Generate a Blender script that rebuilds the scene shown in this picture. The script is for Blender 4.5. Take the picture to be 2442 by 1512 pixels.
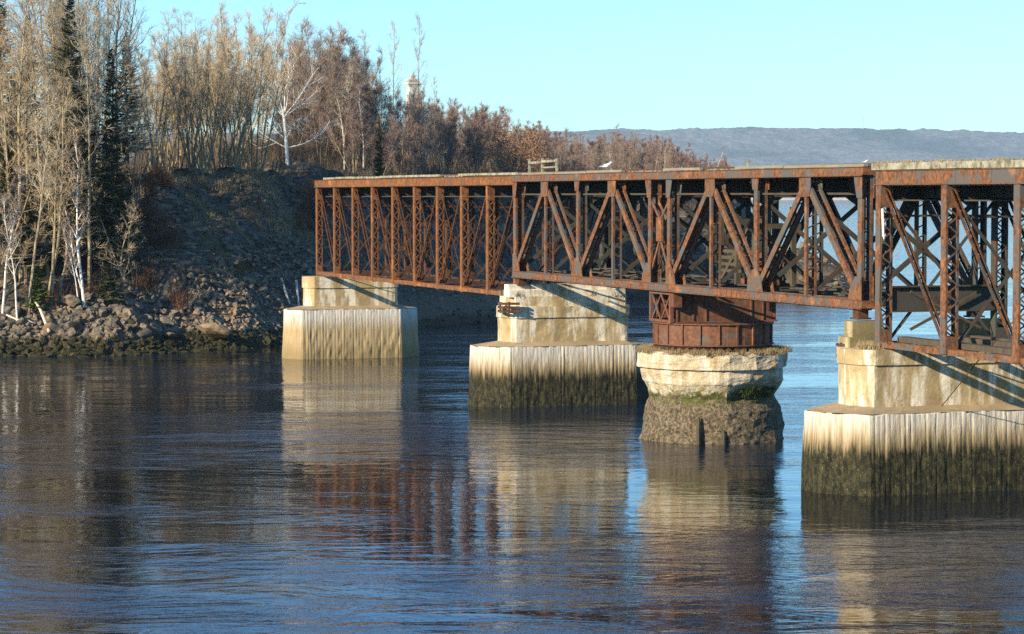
import bpy, math, random
import numpy as np
from mathutils import Vector, Matrix

# ------------------------------------------------------------ camera, sky, sun
sc = bpy.context.scene
for o in list(bpy.data.objects): bpy.data.objects.remove(o)
COL = sc.collection
R = math.radians
CAM_H = 13.3
F_PX = 6000.0                      # focal length in units where the picture is 2442 wide
PITCH = math.atan(288 / F_PX)
cam_d = bpy.data.cameras.new('camera'); cam = bpy.data.objects.new('camera', cam_d); COL.objects.link(cam)
cam.location = (0, 0, CAM_H); cam.rotation_euler = (math.pi/2 - PITCH, 0, 0)
cam_d.sensor_width = 36; cam_d.lens = F_PX / 2442 * 36
cam_d.clip_start = 0.5; cam_d.clip_end = 40000
sc.camera = cam
SUN_HEAD = R(48); SUN_EL = R(21.5)
SUN_E = 5.0; SKY_E = 0.094; EXPO = 0.82
w = bpy.data.worlds.new('World'); sc.world = w; w.use_nodes = True
nt = w.node_tree; nt.nodes.clear()
sky = nt.nodes.new('ShaderNodeTexSky'); sky.sky_type = 'NISHITA'; sky.sun_disc = False
sky.sun_elevation = SUN_EL; sky.sun_rotation = SUN_HEAD + math.pi; sky.altitude = 0
sky.air_density = 1.0; sky.dust_density = 0.0; sky.ozone_density = 3.0
bg = nt.nodes.new('ShaderNodeBackground'); wo = nt.nodes.new('ShaderNodeOutputWorld')
tint = nt.nodes.new('ShaderNodeMix'); tint.data_type = 'RGBA'; tint.blend_type = 'MULTIPLY'
tint.inputs[0].default_value = 1.0; tint.inputs[7].default_value = (0.72, 1.12, 1.42, 1)
nt.links.new(sky.outputs[0], tint.inputs[6]); nt.links.new(tint.outputs[2], bg.inputs[0])
bg.inputs[1].default_value = SKY_E; nt.links.new(bg.outputs[0], wo.inputs[0])
sd = bpy.data.lights.new('sun', 'SUN'); sun = bpy.data.objects.new('sun', sd); COL.objects.link(sun)
sd.energy = SUN_E; sd.angle = R(0.5); sd.color = (1.0, 0.84, 0.59)
ldir = Vector((math.sin(SUN_HEAD)*math.cos(SUN_EL), math.cos(SUN_HEAD)*math.cos(SUN_EL), -math.sin(SUN_EL)))
sun.rotation_euler = ldir.to_track_quat('-Z', 'Y').to_euler()
sun.location = (-60, -60, 80)
sc.view_settings.view_transform = 'Standard'; sc.view_settings.look = 'None'
sc.view_settings.gamma = 1.0; sc.view_settings.exposure = EXPO
sc.cycles.use_denoising = False; sc.cycles.sample_clamp_indirect = 2.0; sc.cycles.max_bounces = 5; sc.cycles.volume_bounces = 0
sc.cycles.transparent_max_bounces = 8; sc.cycles.caustics_reflective = False

# ------------------------------------------------------------ helpers
def tag(o, label=None, cat=None, group=None, kind=None):
    if label: o['label'] = label
    if cat: o['category'] = cat
    if group: o['group'] = group
    if kind: o['kind'] = kind
    return o
def empty(name, loc=(0, 0, 0), rz=0.0, scale=1.0):
    o = bpy.data.objects.new(name, None); COL.objects.link(o)
    o.location = loc; o.rotation_euler = (0, 0, rz); o.scale = (scale,)*3; o.empty_display_size = .3
    return o
def linkmesh(name, me, parent=None):
    o = bpy.data.objects.new(name, me); COL.objects.link(o)
    if parent: o.parent = parent
    return o
class MB:
    """collects polygons for ONE mesh object"""
    def __init__(s): s.v = []; s.f = []; s.m = []
    def poly(s, pts, mi=0):
        n = len(s.v); s.v += [tuple(p) for p in pts]; s.f.append(tuple(range(n, n+len(pts)))); s.m.append(mi)
    def box(s, x0, x1, y0, y1, z0, z1, mi=0):
        n = len(s.v)
        s.v += [(x0,y0,z0),(x1,y0,z0),(x1,y1,z0),(x0,y1,z0),(x0,y0,z1),(x1,y0,z1),(x1,y1,z1),(x0,y1,z1)]
        for f in ((0,3,2,1),(4,5,6,7),(0,1,5,4),(1,2,6,5),(2,3,7,6),(3,0,4,7)):
            s.f.append(tuple(n+i for i in f)); s.m.append(mi)
    def bar(s, a, b, wd, ht, ref=(0, 1, 0), mi=0):
        """beam a->b; wd along ref, ht across"""
        a = Vector(a); b = Vector(b); d = (b-a)
        if d.length < 1e-6: return
        d.normalize(); r = Vector(ref); r = r - d*r.dot(d)
        if r.length < 1e-4: r = Vector((1, 0, 0)) - d*d.x
        if r.length < 1e-4: r = Vector((0, 0, 1))
        r.normalize(); q = d.cross(r)
        n = len(s.v)
        for c in (a, b):
            for i, j in ((-1,-1),(1,-1),(1,1),(-1,1)):
                s.v.append(tuple(c + r*(i*wd/2) + q*(j*ht/2)))
        for f in ((0,3,2,1),(4,5,6,7),(0,1,5,4),(1,2,6,5),(2,3,7,6),(3,0,4,7)):
            s.f.append(tuple(n+i for i in f)); s.m.append(mi)
    def tube(s, pts, rad, k=6, mi=0, cap=True):
        rings = []
        for i, p in enumerate(pts):
            p = Vector(p); a = Vector(pts[max(i-1, 0)]); b = Vector(pts[min(i+1, len(pts)-1)])
            d = (b-a).normalized(); r = d.orthogonal().normalized() if i == 0 else (r - d*r.dot(d)).normalized()
            q = d.cross(r); rr = rad[i] if hasattr(rad, '__len__') else rad
            n = len(s.v)
            for j in range(k):
                t = 2*math.pi*j/k; s.v.append(tuple(p + (r*math.cos(t)+q*math.sin(t))*rr))
            rings.append(n)
        for a, b in zip(rings, rings[1:]):
            for j in range(k):
                s.f.append((a+j, a+(j+1) % k, b+(j+1) % k, b+j)); s.m.append(mi)
        if cap:
            s.f.append(tuple(rings[0]+j for j in reversed(range(k)))); s.m.append(mi)
            s.f.append(tuple(rings[-1]+j for j in range(k))); s.m.append(mi)
    def build(s, name, mats, parent=None, smooth=False):
        me = bpy.data.meshes.new(name); me.from_pydata(s.v, [], s.f)
        for m in (mats if isinstance(mats, (list, tuple)) else [mats]): me.materials.append(m)
        if any(s.m): me.polygons.foreach_set('material_index', s.m)
        if smooth: me.polygons.foreach_set('use_smooth', [True]*len(s.f))
        me.update()
        return linkmesh(name, me, parent)

# hashed value noise, vectorised
def _h(ix, iy, iz, seed):
    n = (ix.astype(np.int64)*374761393 + iy.astype(np.int64)*668265263 + iz.astype(np.int64)*2147483647 + seed*1274126177) & 0x7fffffff
    n = ((n ^ (n >> 13))*1274126177) & 0x7fffffff
    return ((n ^ (n >> 16)) & 0xffff)/65535.0*2-1
def vnoise(x, y, z=0, seed=0):
    x = np.asarray(x, float); y = np.asarray(y, float); z = np.asarray(z, float) + np.zeros_like(x)
    ix, iy, iz = np.floor(x), np.floor(y), np.floor(z); fx, fy, fz = x-ix, y-iy, z-iz
    u, v, ww = fx*fx*(3-2*fx), fy*fy*(3-2*fy), fz*fz*(3-2*fz); r = 0
    for a in (0, 1):
        for b in (0, 1):
            for c in (0, 1):
                r = r + _h(ix+a, iy+b, iz+c, seed)*(u if a else 1-u)*(v if b else 1-v)*(ww if c else 1-ww)
    return r
def fbm(x, y, z=0, o=4, seed=0):
    r = 0; a = 1.0; s = 1.0
    for i in range(o):
        r = r + a*vnoise(np.asarray(x)*s, np.asarray(y)*s, np.asarray(z)*s, seed+i*17); a *= .5; s *= 2.03
    return r

# ------------------------------------------------------------ materials
class NT:
    def __init__(s, name):
        s.m = bpy.data.materials.new(name); s.m.use_nodes = True; s.t = s.m.node_tree
        s.b = s.t.nodes['Principled BSDF']; s.out = s.t.nodes['Material Output']
        s.tc = s.t.nodes.new('ShaderNodeTexCoord'); s.co = s.tc.outputs['Object']
        s.b.inputs['Specular IOR Level'].default_value = .25
    def n(s, t): return s.t.nodes.new(t)
    def l(s, a, b): s.t.links.new(a, b)
    def world(s): g = s.n('ShaderNodeNewGeometry'); s.co = g.outputs['Position']; return s
    def map(s, scale, loc=(0, 0, 0)):
        m = s.n('ShaderNodeMapping'); m.inputs['Scale'].default_value = scale if hasattr(scale, '__len__') else (scale,)*3
        m.inputs['Location'].default_value = loc; s.l(s.co, m.inputs[0]); return m.outputs[0]
    def noise(s, scale, detail=4, rough=.55, dist=0, loc=(0, 0, 0)):
        t = s.n('ShaderNodeTexNoise'); t.inputs['Scale'].default_value = 1; t.inputs['Detail'].default_value = detail
        t.inputs['Roughness'].default_value = rough; t.inputs['Distortion'].default_value = dist
        s.l(s.map(scale, loc), t.inputs['Vector']); return t.outputs[0]
    def voro(s, scale, feat='F1'):
        t = s.n('ShaderNodeTexVoronoi'); t.feature = feat; t.inputs['Scale'].default_value = 1
        s.l(s.map(scale), t.inputs['Vector']); return t.outputs[0]
    def ramp(s, x, lo, hi, a=0, b=1):
        t = s.n('ShaderNodeMapRange'); t.interpolation_type = 'SMOOTHSTEP'
        for k, v in zip(('From Min', 'From Max', 'To Min', 'To Max'), (lo, hi, a, b)): t.inputs[k].default_value = v
        s.l(x, t.inputs[0]); return t.outputs[0]
    def mix(s, f, a, b, mode='MIX'):
        t = s.n('ShaderNodeMix'); t.data_type = 'RGBA'; t.blend_type = mode
        for k, v in ((0, f), (6, a), (7, b)):
            if isinstance(v, (int, float)): t.inputs[k].default_value = v
            elif isinstance(v, (tuple, list)): t.inputs[k].default_value = (*v, 1)
            else: s.l(v, t.inputs[k])
        return t.outputs[2]
    def math(s, op, a, b=0.0):
        t = s.n('ShaderNodeMath'); t.operation = op
        for k, v in ((0, a), (1, b)):
            if isinstance(v, (int, float)): t.inputs[k].default_value = v
            else: s.l(v, t.inputs[k])
        return t.outputs[0]
    def z(s):
        t = s.n('ShaderNodeSeparateXYZ'); s.l(s.co, t.inputs[0]); return t.outputs[2]
    def rnd(s):
        t = s.n('ShaderNodeObjectInfo'); return t.outputs['Random']
    def bump(s, h, strength=.4, dist=.05):
        t = s.n('ShaderNodeBump'); t.inputs['Strength'].default_value = strength; t.inputs['Distance'].default_value = dist
        s.l(h, t.inputs['Height']); s.l(t.outputs[0], s.b.inputs['Normal']); return t
    def fin(s, col, rough=.8, metal=0):
        if isinstance(col, tuple): s.b.inputs['Base Color'].default_value = (*col, 1)
        else: s.l(col, s.b.inputs['Base Color'])
        if isinstance(rough, (int, float)): s.b.inputs['Roughness'].default_value = rough
        else: s.l(rough, s.b.inputs['Roughness'])
        s.b.inputs['Metallic'].default_value = metal
        return s.m

def rust(name, base, dark, grey, grey_lo, grey_hi, sc_=.9):
    a = NT(name).world()
    n1 = a.noise((sc_, sc_, sc_*1.3), 6, .62); n2 = a.noise(5, 4, .6, loc=(3, 1, 7)); n3 = a.noise((6, 6, .8), 3, .5, loc=(9, 2, 1))
    c = a.mix(a.ramp(n2, .3, .7), dark, base)
    c = a.mix(a.ramp(n3, .52, .72, 0, .55), c, tuple(x*.5 for x in dark))
    c = a.mix(a.ramp(n1, grey_lo, grey_hi), c, grey)
    c = a.mix(a.ramp(a.noise(.8, 5, .6, loc=(5, 5, 5)), .58, .70, 0, .6), c, tuple(min(1, x*1.55) for x in base))
    a.bump(n2, .3, .01)
    return a.fin(c, .75, 0)
M = {}
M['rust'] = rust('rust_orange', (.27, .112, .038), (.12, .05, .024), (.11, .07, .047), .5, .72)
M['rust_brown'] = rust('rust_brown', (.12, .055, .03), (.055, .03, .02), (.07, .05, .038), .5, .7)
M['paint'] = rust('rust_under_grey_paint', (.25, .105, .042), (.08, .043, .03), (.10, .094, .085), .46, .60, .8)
M['paint_shade_tone'] = rust('rusty_paint_shade_tone', (.10, .055, .034), (.045, .032, .025), (.06, .06, .052), .36, .52, .7)  # darker copy of the paint, shade on inner and far steel put in colour
M['drum'] = rust('drum_rust', (.20, .085, .045), (.10, .048, .032), (.10, .10, .095), .54, .66, .8)

a = NT('deck_timber').world()
c = a.mix(a.noise((.5, .5, 5), 6, .7), (.09, .075, .055), (.36, .33, .26))
c = a.mix(a.ramp(a.noise(1.3, 5, .7, loc=(2, 2, 2)), .5, .68), c, (.19, .19, .10)); a.bump(a.noise(9), .5, .02)
M['timber'] = a.fin(c, .9)
a = NT('dark_timber').world()
a.bump(a.noise(9), .5, .02); M['timber_dark'] = a.fin(a.mix(a.noise((3, 3, 1), 5), (.025, .02, .016), (.13, .105, .07)), .9)
a = NT('lichen_timber').world()
c = a.mix(a.ramp(a.noise(2.2, 6, .75), .35, .65), (.13, .115, .075), (.38, .36, .27)); a.bump(a.noise(8), .7, .04)
M['lichen'] = a.fin(c, .95)
a = NT('white_board'); M['white'] = a.fin(a.mix(a.noise(6), (.55, .55, .5), (.85, .84, .8)), .6)

# pier concrete: tan stained, white lime runs, cracks
def concrete(name, tan, light, lo=.45, hi=.66):
    a = NT(name).world()
    st = a.noise((1.1, 1.1, .22), 5, .65); bl = a.noise((.55, .55, .7), 5, .6, loc=(4, 4, 4)); f = a.noise(7, 5, .7)
    c = a.mix(a.ramp(bl, .38, .64), tan, tuple(x*.72 for x in tan))
    c = a.mix(a.ramp(st, lo, hi), c, light)
    c = a.mix(a.ramp(a.noise((2.2, 2.2, .3), 4, .6, loc=(8, 0, 0)), .6, .76, 0, .65), c, (.34, .20, .08))
    ln = a.math('ABSOLUTE', a.math('SUBTRACT', a.noise((.35, .35, 1.3), 3, .5, loc=(6, 1, 2)), .5))
    c = a.mix(a.ramp(ln, .0, .006, .55, 0), c, (.12, .09, .06))
    c = a.mix(a.ramp(f, .3, .5, .3, 0), c, (.15, .12, .08))
    a.bump(f, .5, .04)
    return a.fin(c, .9)
M['conc'] = concrete('pier_concrete', (.42, .315, .165), (.72, .66, .53), .43, .60)
M['conc_rough'] = concrete('pier_cap_concrete', (.46, .37, .23), (.76, .71, .60), .40, .56)
M['conc_dark'] = concrete('lichened_concrete', (.25, .20, .10), (.40, .34, .20), .5, .7)
M['shelf'] = concrete('pier_shelf_concrete', (.40, .31, .19), (.50, .42, .29), .55, .8)

# tarred/limed sheet planks with tide marks (height is the world z, water at 0)
def planks(name, weed_top, tan_top):
    a = NT(name).world(); z = a.z()
    st = a.noise((7, 7, .25), 4, .6); st2 = a.noise((14, 14, .5), 3, .6, loc=(3, 3, 3)); big = a.noise((.8, .8, .5), 4, .6)
    zz = a.math('ADD', z, a.math('MULTIPLY', a.math('SUBTRACT', st, .5), 1.7))
    c = a.mix(a.ramp(zz, tan_top-1.2, tan_top+.5), (.38, .285, .155), (.60, .565, .50))
    c = a.mix(a.ramp(st2, .52, .70, 0, .75), c, (.20, .15, .09))
    c = a.mix(a.ramp(big, .5, .7, 0, .4), c, (.44, .33, .19))
    if weed_top > 0:
        wz = a.math('ADD', z, a.math('MULTIPLY', a.math('SUBTRACT', st, .5), 2.3))
        wcol = a.mix(a.ramp(a.noise((5, 5, 2.5), 6, .75), .42, .62), (.012, .012, .007), (.052, .047, .019))
        wcol = a.mix(a.ramp(a.noise((13, 13, 9), 4, .7, loc=(7, 7, 7)), .60, .72), wcol, (.22, .19, .13))
        c = a.mix(a.ramp(wz, weed_top-.2, weed_top+.65, .6, 0), c, (.13, .10, .05))
        c = a.mix(a.ramp(wz, weed_top-.55, weed_top+.12, 1, 0), c, wcol)
    else:
        c = a.mix(a.ramp(zz, .2, 1.7, .7, 0), c, (.22, .16, .07))
    a.bump(a.noise((9, 9, 2.5), 5, .7), .7, .06)
    return a.fin(c, .85)
M['plank_dry'] = planks('limed_planks', 0, 3.3)
M['plank_weed'] = planks('limed_planks_with_weed', 2.3, 3.3)

a = NT('eroded_concrete').world(); z = a.z()
n = a.noise(.9, 6, .7); st = a.noise((2.2, 2.2, .35), 5, .65)
c = a.mix(a.ramp(st, .42, .62), (.54, .44, .29), (.70, .63, .50))
c = a.mix(a.ramp(a.noise((1.3, 1.3, .5), 4, .6, loc=(2, 2, 2)), .52, .68, 0, .8), c, (.46, .30, .13))
zz = a.math('ADD', z, a.math('MULTIPLY', a.math('SUBTRACT', n, .5), 1.6))
low = a.mix(a.ramp(a.noise(6, 6, .8), .38, .64), (.035, .028, .018), (.26, .205, .13))
c = a.mix(a.ramp(zz, 2.35, 2.75, 1, 0), c, low)
gz = a.math('MULTIPLY', a.ramp(zz, 1.9, 2.35), a.ramp(zz, 2.6, 3.2, 1, 0))
c = a.mix(a.math('MULTIPLY', gz, a.ramp(a.noise(2.5, 5, .7, loc=(1, 9, 9)), .40, .6)), c, (.075, .10, .015))
c = a.mix(a.ramp(a.math('ABSOLUTE', a.math('SUBTRACT', a.noise((.5, .5, 2.0), 5, .6, loc=(6, 1, 2)), .5)), 0, .010, .6, 0), c, (.12, .09, .06))
a.bump(a.noise(4, 8, .75), .9, .15); M['eroded'] = a.fin(c, .9)

a = NT('dry_grass'); M['grass'] = a.fin(a.mix(a.rnd(), (.28, .21, .11), (.36, .28, .15)), .9)
a = NT('bark_tan').world(); c = a.mix(a.ramp(a.noise((3, 3, 1), 5, .7), .35, .65), (.13, .10, .065), (.42, .34, .21)); M['bark'] = a.fin(c, .9)
a = NT('bark_dark').world(); c = a.mix(a.ramp(a.noise((3, 3, 1), 5, .7), .35, .65), (.06, .045, .032), (.22, .17, .12)); M['bark_dark'] = a.fin(c, .9)
a = NT('bark_birch').world(); c = a.mix(a.ramp(a.noise((4, 4, 14), 3, .6), .60, .68), (.78, .74, .66), (.06, .05, .04)); M['birch'] = a.fin(c, .7)
a = NT('twig_gold'); M['twig_gold'] = a.fin(a.mix(a.rnd(), (.39, .29, .175), (.51, .385, .24)), .85)
a = NT('twig_tan'); M['twig_tan'] = a.fin(a.mix(a.rnd(), (.38, .325, .24), (.52, .46, .35)), .85)
a = NT('twig_brown'); M['twig_brown'] = a.fin(a.mix(a.rnd(), (.25, .185, .145), (.34, .26, .20)), .85)
a = NT('twig_red'); M['twig_red'] = a.fin(a.mix(a.rnd(), (.23, .15, .12), (.30, .20, .165)), .85)
a = NT('leaf_rust'); M['leaf_rust'] = a.fin((.30, .155, .065), .8)
a = NT('needles').world(); M['needle'] = a.fin(a.mix(a.noise(1.5), (.03, .045, .018), (.09, .105, .04)), .8)
a = NT('moss').world(); M['moss'] = a.fin(a.mix(a.noise(2.5), (.02, .03, .008), (.07, .10, .02)), .9)
a = NT('needles_bright').world(); M['needle_bright'] = a.fin(a.mix(a.noise(2.5), (.05, .09, .014), (.12, .19, .03)), .8)
a = NT('brush_red').world(); M['brush_red'] = a.fin(a.mix(a.ramp(a.noise(.7, 5, .7), .35, .65), (.06, .032, .02), (.24, .12, .07)), .9)
a = NT('brush_brown').world(); M['brush_brown'] = a.fin(a.mix(a.ramp(a.noise(.6, 5, .7), .35, .65), (.07, .05, .035), (.22, .165, .11)), .9)
a = NT('driftwood').world(); M['drift'] = a.fin(a.mix(a.noise((4, 4, 4), 5), (.42, .36, .27), (.70, .63, .50)), .8)

def rockmat(name, c1, c2, weed=True):
    a = NT(name).world(); z = a.z(); n = a.noise(1.9, 6, .75)
    c = a.mix(a.ramp(n, .35, .65), c1, c2)
    c = a.mix(a.ramp(a.noise(.45, 4, .6, loc=(3, 8, 1)), .5, .65, 0, .6), c, (.30, .19, .10))
    c = a.mix(a.math('MULTIPLY', a.rnd(), .22), c, (.34, .29, .22))
    if weed:
        zz = a.math('ADD', z, a.math('MULTIPLY', a.math('SUBTRACT', a.noise(.8, 4, .6), .5), 1.6))
        wc = a.mix(a.ramp(a.noise(3.5, 6, .8, loc=(1, 1, 1)), .56, .66), (.028, .027, .010), (.22, .12, .03))
        c = a.mix(a.ramp(zz, 1.25, 1.65, 1, 0), c, wc)
    a.bump(a.noise(5, 6, .75), .7, .08)
    return a.fin(c, .85)
M['rock'] = rockmat('shore_rock', (.04, .034, .028), (.18, .148, .105))
M['rubble'] = rockmat('beach_rubble', (.09, .065, .045), (.34, .26, .175))

# ground of the wooded point: leaf litter, soil, straw, rock
a = NT('ground').world(); z = a.z()
n = a.noise(.35, 8, .7); f = a.noise(2.6, 7, .75, loc=(5, 5, 5)); st = a.noise((.18, .5, 1.2), 6, .7, dist=1.5)
c = a.mix(a.ramp(f, .38, .62), (.020, .017, .015), (.125, .10, .078))
c = a.mix(a.ramp(st, .52, .64), c, a.mix(f, (.12, .095, .06), (.36, .285, .17)))
c = a.mix(a.ramp(n, .56, .68), c, a.mix(f, (.035, .035, .038), (.20, .19, .19)))
sh = a.math('ADD', z, a.math('MULTIPLY', a.math('SUBTRACT', n, .5), 2.4))
c = a.mix(a.ramp(sh, 2.2, 3.6, 1, 0), c, a.mix(f, (.06, .048, .036), (.22, .165, .115)))
c = a.mix(a.ramp(sh, .5, 1.1, 1, 0), c, a.mix(f, (.03, .026, .012), (.12, .08, .05)))
a.bump(f, .8, .25); M['ground'] = a.fin(c, .95)

# far wooded ridge
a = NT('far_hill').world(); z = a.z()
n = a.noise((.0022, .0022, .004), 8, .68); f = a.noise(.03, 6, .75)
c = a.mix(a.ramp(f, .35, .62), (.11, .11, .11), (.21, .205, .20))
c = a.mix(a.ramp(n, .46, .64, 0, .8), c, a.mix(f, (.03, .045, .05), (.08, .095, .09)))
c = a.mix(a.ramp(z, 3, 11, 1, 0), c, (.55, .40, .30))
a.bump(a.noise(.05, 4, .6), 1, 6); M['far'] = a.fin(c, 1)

# water
a = NT('water').world()
patch = a.noise((.018, .05, 1), 5, .62, dist=1.2)
w1 = a.noise((.55, .95, 1), 4, .55, dist=.6); w2 = a.noise((2.6, 4.6, 1), 3, .6, loc=(5, 5, 5)); w3 = a.noise((.10, .24, 1), 4, .55, dist=1.0, loc=(9, 9, 9))
pr = a.ramp(patch, .38, .66)
h = a.math('ADD', a.math('MULTIPLY', w1, .11), a.math('MULTIPLY', a.math('MULTIPLY', w2, .034), a.math('ADD', a.math('MULTIPLY', pr, .9), .25)))
h = a.math('ADD', h, a.math('MULTIPLY', w3, .38))
b = a.bump(h, 1.0, 1.0)
a.l(a.ramp(patch, .38, .60, .14, .50), b.inputs['Strength'])
a.b.inputs['IOR'].default_value = 1.333; a.b.inputs['Specular IOR Level'].default_value = .5
M['water'] = a.fin(a.mix(pr, (.012, .013, .013), (.006, .018, .046)), a.ramp(patch, .38, .66, .03, .09))
# ------------------------------------------------------------ ground, water, far hill
poly = np.array([(-500,150),(-120,190),(-70,202),(-42.5,208.5),(-36,208),(-32,210.5),(-28,216),(-24,219),(-20.7,223),(-17,232),(-13,247),(-9.4,257),(-1.4,268.7),
                 (6,296),(11,320),(15,333),(19.4,342),(28,343),(36,344),(44,345.5),(49.5,350),(48,357),(40,363),(39.6,372),(44.5,420),(52,500),(63,600),(72,700),(60,900),(-500,1100)], float)
def sdist(x, y):
    x = np.asarray(x, float); y = np.asarray(y, float); d = np.full(x.shape, 1e9); ins = np.zeros(x.shape, bool)
    n = len(poly)
    for i in range(n):
        ax, ay = poly[i]; bx, by = poly[(i+1) % n]; ex, ey = bx-ax, by-ay
        t = np.clip(((x-ax)*ex+(y-ay)*ey)/(ex*ex+ey*ey), 0, 1)
        d = np.minimum(d, np.hypot(x-ax-t*ex, y-ay-t*ey))
        c = (ay > y) != (by > y)
        ins ^= c & (x < ex*(y-ay)/(ey if ey else 1e-9)+ax)
    return np.where(ins, d, -d)
PD = [-60, -12, -4, 0, 3, 6, 10, 16, 25, 33, 50, 90, 200, 500]
PH = [-9, -3.2, -1.1, 0, 1.5, 3.0, 4.3, 6.8, 11.2, 14.2, 15.2, 16.6, 19.5, 24]
def height(x, y):
    x = np.asarray(x, float); y = np.asarray(y, float)
    d = sdist(x, y) + 1.6*fbm(x*.12, y*.12, 0, 3, 5)
    k = 1 + 1.6*np.clip((y-356)/25, 0, 1)*np.clip((x-5)/20, 0, 1) + .5*np.clip((y-325)/15, 0, 1)*np.clip((x-15)/8, 0, 1) + 1.3*np.clip((y-224)/12, 0, 1)*np.clip((x+46)/20, 0, 1)*np.clip((14-x)/10, 0, 1)
    h = np.interp(d*k, PD, PH)
    cap = 14.7+.03*np.clip(y-250, 0, 200)+np.clip(x-20, 0, 5)
    h = np.where((h > cap-1.5) & (x < 25) & (y < 420), cap-1.5+1.5*np.tanh((h-cap+1.5)/1.5), h)
    s = np.clip(d/6, 0, 1)
    h = h + s*(.55*fbm(x*.16, y*.22, 0, 4, 11)+ .22*fbm(x*.8, y*.8, 0, 3, 21))
    led = fbm(x*.10+3, y*.55, 0, 3, 31)                       # rock ledges across the open slope
    m = np.clip((x+40)/6, 0, 1)*np.clip((-8-x)/6, 0, 1)*np.clip(d/8, 0, 1)*np.clip((40-d)/8, 0, 1)
    h = h + m*(1.3*np.abs(led) + .55*np.abs(fbm(x*.5, y*.9, 0, 3, 41)))
    return h
def grid_mesh(name, xs, ys, hf, mat, smooth=True):
    X, Y = np.meshgrid(xs, ys); Z = hf(X, Y); nx, ny = len(xs), len(ys)
    v = np.stack([X.ravel(), Y.ravel(), Z.ravel()], 1)
    i = np.arange((nx-1)*(ny-1)); r = i//(nx-1); c = i % (nx-1); a0 = r*nx+c
    f = np.stack([a0, a0+1, a0+1+nx, a0+nx], 1)
    me = bpy.data.meshes.new(name); me.vertices.add(len(v)); me.vertices.foreach_set('co', v.ravel())
    me.loops.add(f.size); me.loops.foreach_set('vertex_index', f.ravel().astype(np.int32))
    me.polygons.add(len(f)); me.polygons.foreach_set('loop_start', np.arange(0, f.size, 4, dtype=np.int32))
    me.polygons.foreach_set('use_smooth', [smooth]*len(f)); me.materials.append(mat); me.update(calc_edges=True)
    return linkmesh(name, me)
xs = np.concatenate([np.arange(-400, -70, 8), np.arange(-70, 60, .7), np.arange(60, 90, 5)])
ys = np.concatenate([np.arange(150, 198, 4), np.arange(198, 290, .6), np.arange(290, 380, 1.1), np.arange(380, 960, 9)])
tag(grid_mesh('ground', xs, ys, height, M['ground']), kind='structure')
def H(x, y): return float(height(np.array([x]), np.array([y]))[0])
def PX(px, Y):                      # world x seen at picture column px, at distance Y
    return (px-1221)/F_PX*Y

mb = MB(); mb.poly([(-7000, -400, 0), (9000, -400, 0), (9000, 9300, 0), (-7000, 9300, 0)])
tag(mb.build('water', M['water']), kind='structure')
mb = MB(); mb.poly([(-7000, -400, -12), (9000, -400, -12), (9000, 9300, -12), (-7000, 9300, -12)])
tag(mb.build('river_bed', M['ground']), kind='structure')

RX = [-7000, 0, PX(1500, 10400), PX(1580, 10400), PX(1830, 10400), PX(1900, 10400), PX(2070, 10400), PX(2300, 10400), PX(2442, 10400), 4200, 9000]
RY = [250, 265, 283, 279, 288, 285, 283, 276, 262, 235, 150]
def farh(X, Y):
    ridge = np.interp(X, RX, RY)
    t = np.clip((Y-9050)/1350, 0, 1); back = np.clip((Y-10400)/1500, 0, 1)
    p = t**.85
    h = -4 + (ridge+4)*p*(1-.5*back)
    gul = fbm(X*.0011, Y*.0016, 0, 5, 3)
    h = h + 34*gul*t*(1-t)*2.2 + 5*t*fbm(X*.02, Y*.02, 0, 3, 9) + 3.5*t*np.abs(vnoise(X*.09, Y*.09, 0, 4))
    return np.where(Y < 9051, -4, h+8)
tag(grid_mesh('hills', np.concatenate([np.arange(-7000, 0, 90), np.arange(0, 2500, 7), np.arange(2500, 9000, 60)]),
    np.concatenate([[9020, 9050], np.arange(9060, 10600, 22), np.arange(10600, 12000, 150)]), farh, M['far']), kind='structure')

# ------------------------------------------------------------ rocks
rng = random.Random(7)
ico = [None]
def rock_mesh(name, seed, mat, sub=3, flat=.7):
    import bmesh
    bm = bmesh.new(); bmesh.ops.create_icosphere(bm, subdivisions=sub, radius=1)
    rr = random.Random(seed)
    planes = [(Vector((rr.gauss(0, 1), rr.gauss(0, 1), rr.gauss(0, 1))).normalized(), rr.uniform(.30, .72)) for _ in range(13)]
    sx, sy, sz = rr.uniform(.8, 1.3), rr.uniform(.7, 1.1), flat*rr.uniform(.8, 1.2)
    for v in bm.verts:
        for nrm, dd in planes:
            e = v.co.dot(nrm)-dd
            if e > 0: v.co -= nrm*e*.98
        nz = float(fbm(np.array([v.co.x*2.3+seed]), np.array([v.co.y*2.3]), v.co.z*2.3, 2, seed)[0])
        v.co *= 1+.06*nz
        v.co.x *= sx; v.co.y *= sy; v.co.z *= sz
    me = bpy.data.meshes.new(name); bm.to_mesh(me); bm.free(); me.materials.append(mat); return me
BM = [rock_mesh('boulder', s, M['rock'], 3, .62) for s in range(12)]
def rand_rot(rr, k=.5): return (rr.uniform(-k, k), rr.uniform(-k, k), rr.uniform(0, 6.28))
cnt = 0
def boulder(x, y, s, lab, grp, me=None, dz=.25, zs=1.0):
    o = linkmesh('boulder', me or BM[rng.randrange(len(BM))])
    o.location = (x, y, H(x, y)+s*dz); o.rotation_euler = rand_rot(rng); o.scale = (s, s*rng.uniform(.8, 1.1), s*zs)
    return tag(o, lab, 'boulder', grp)
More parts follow.
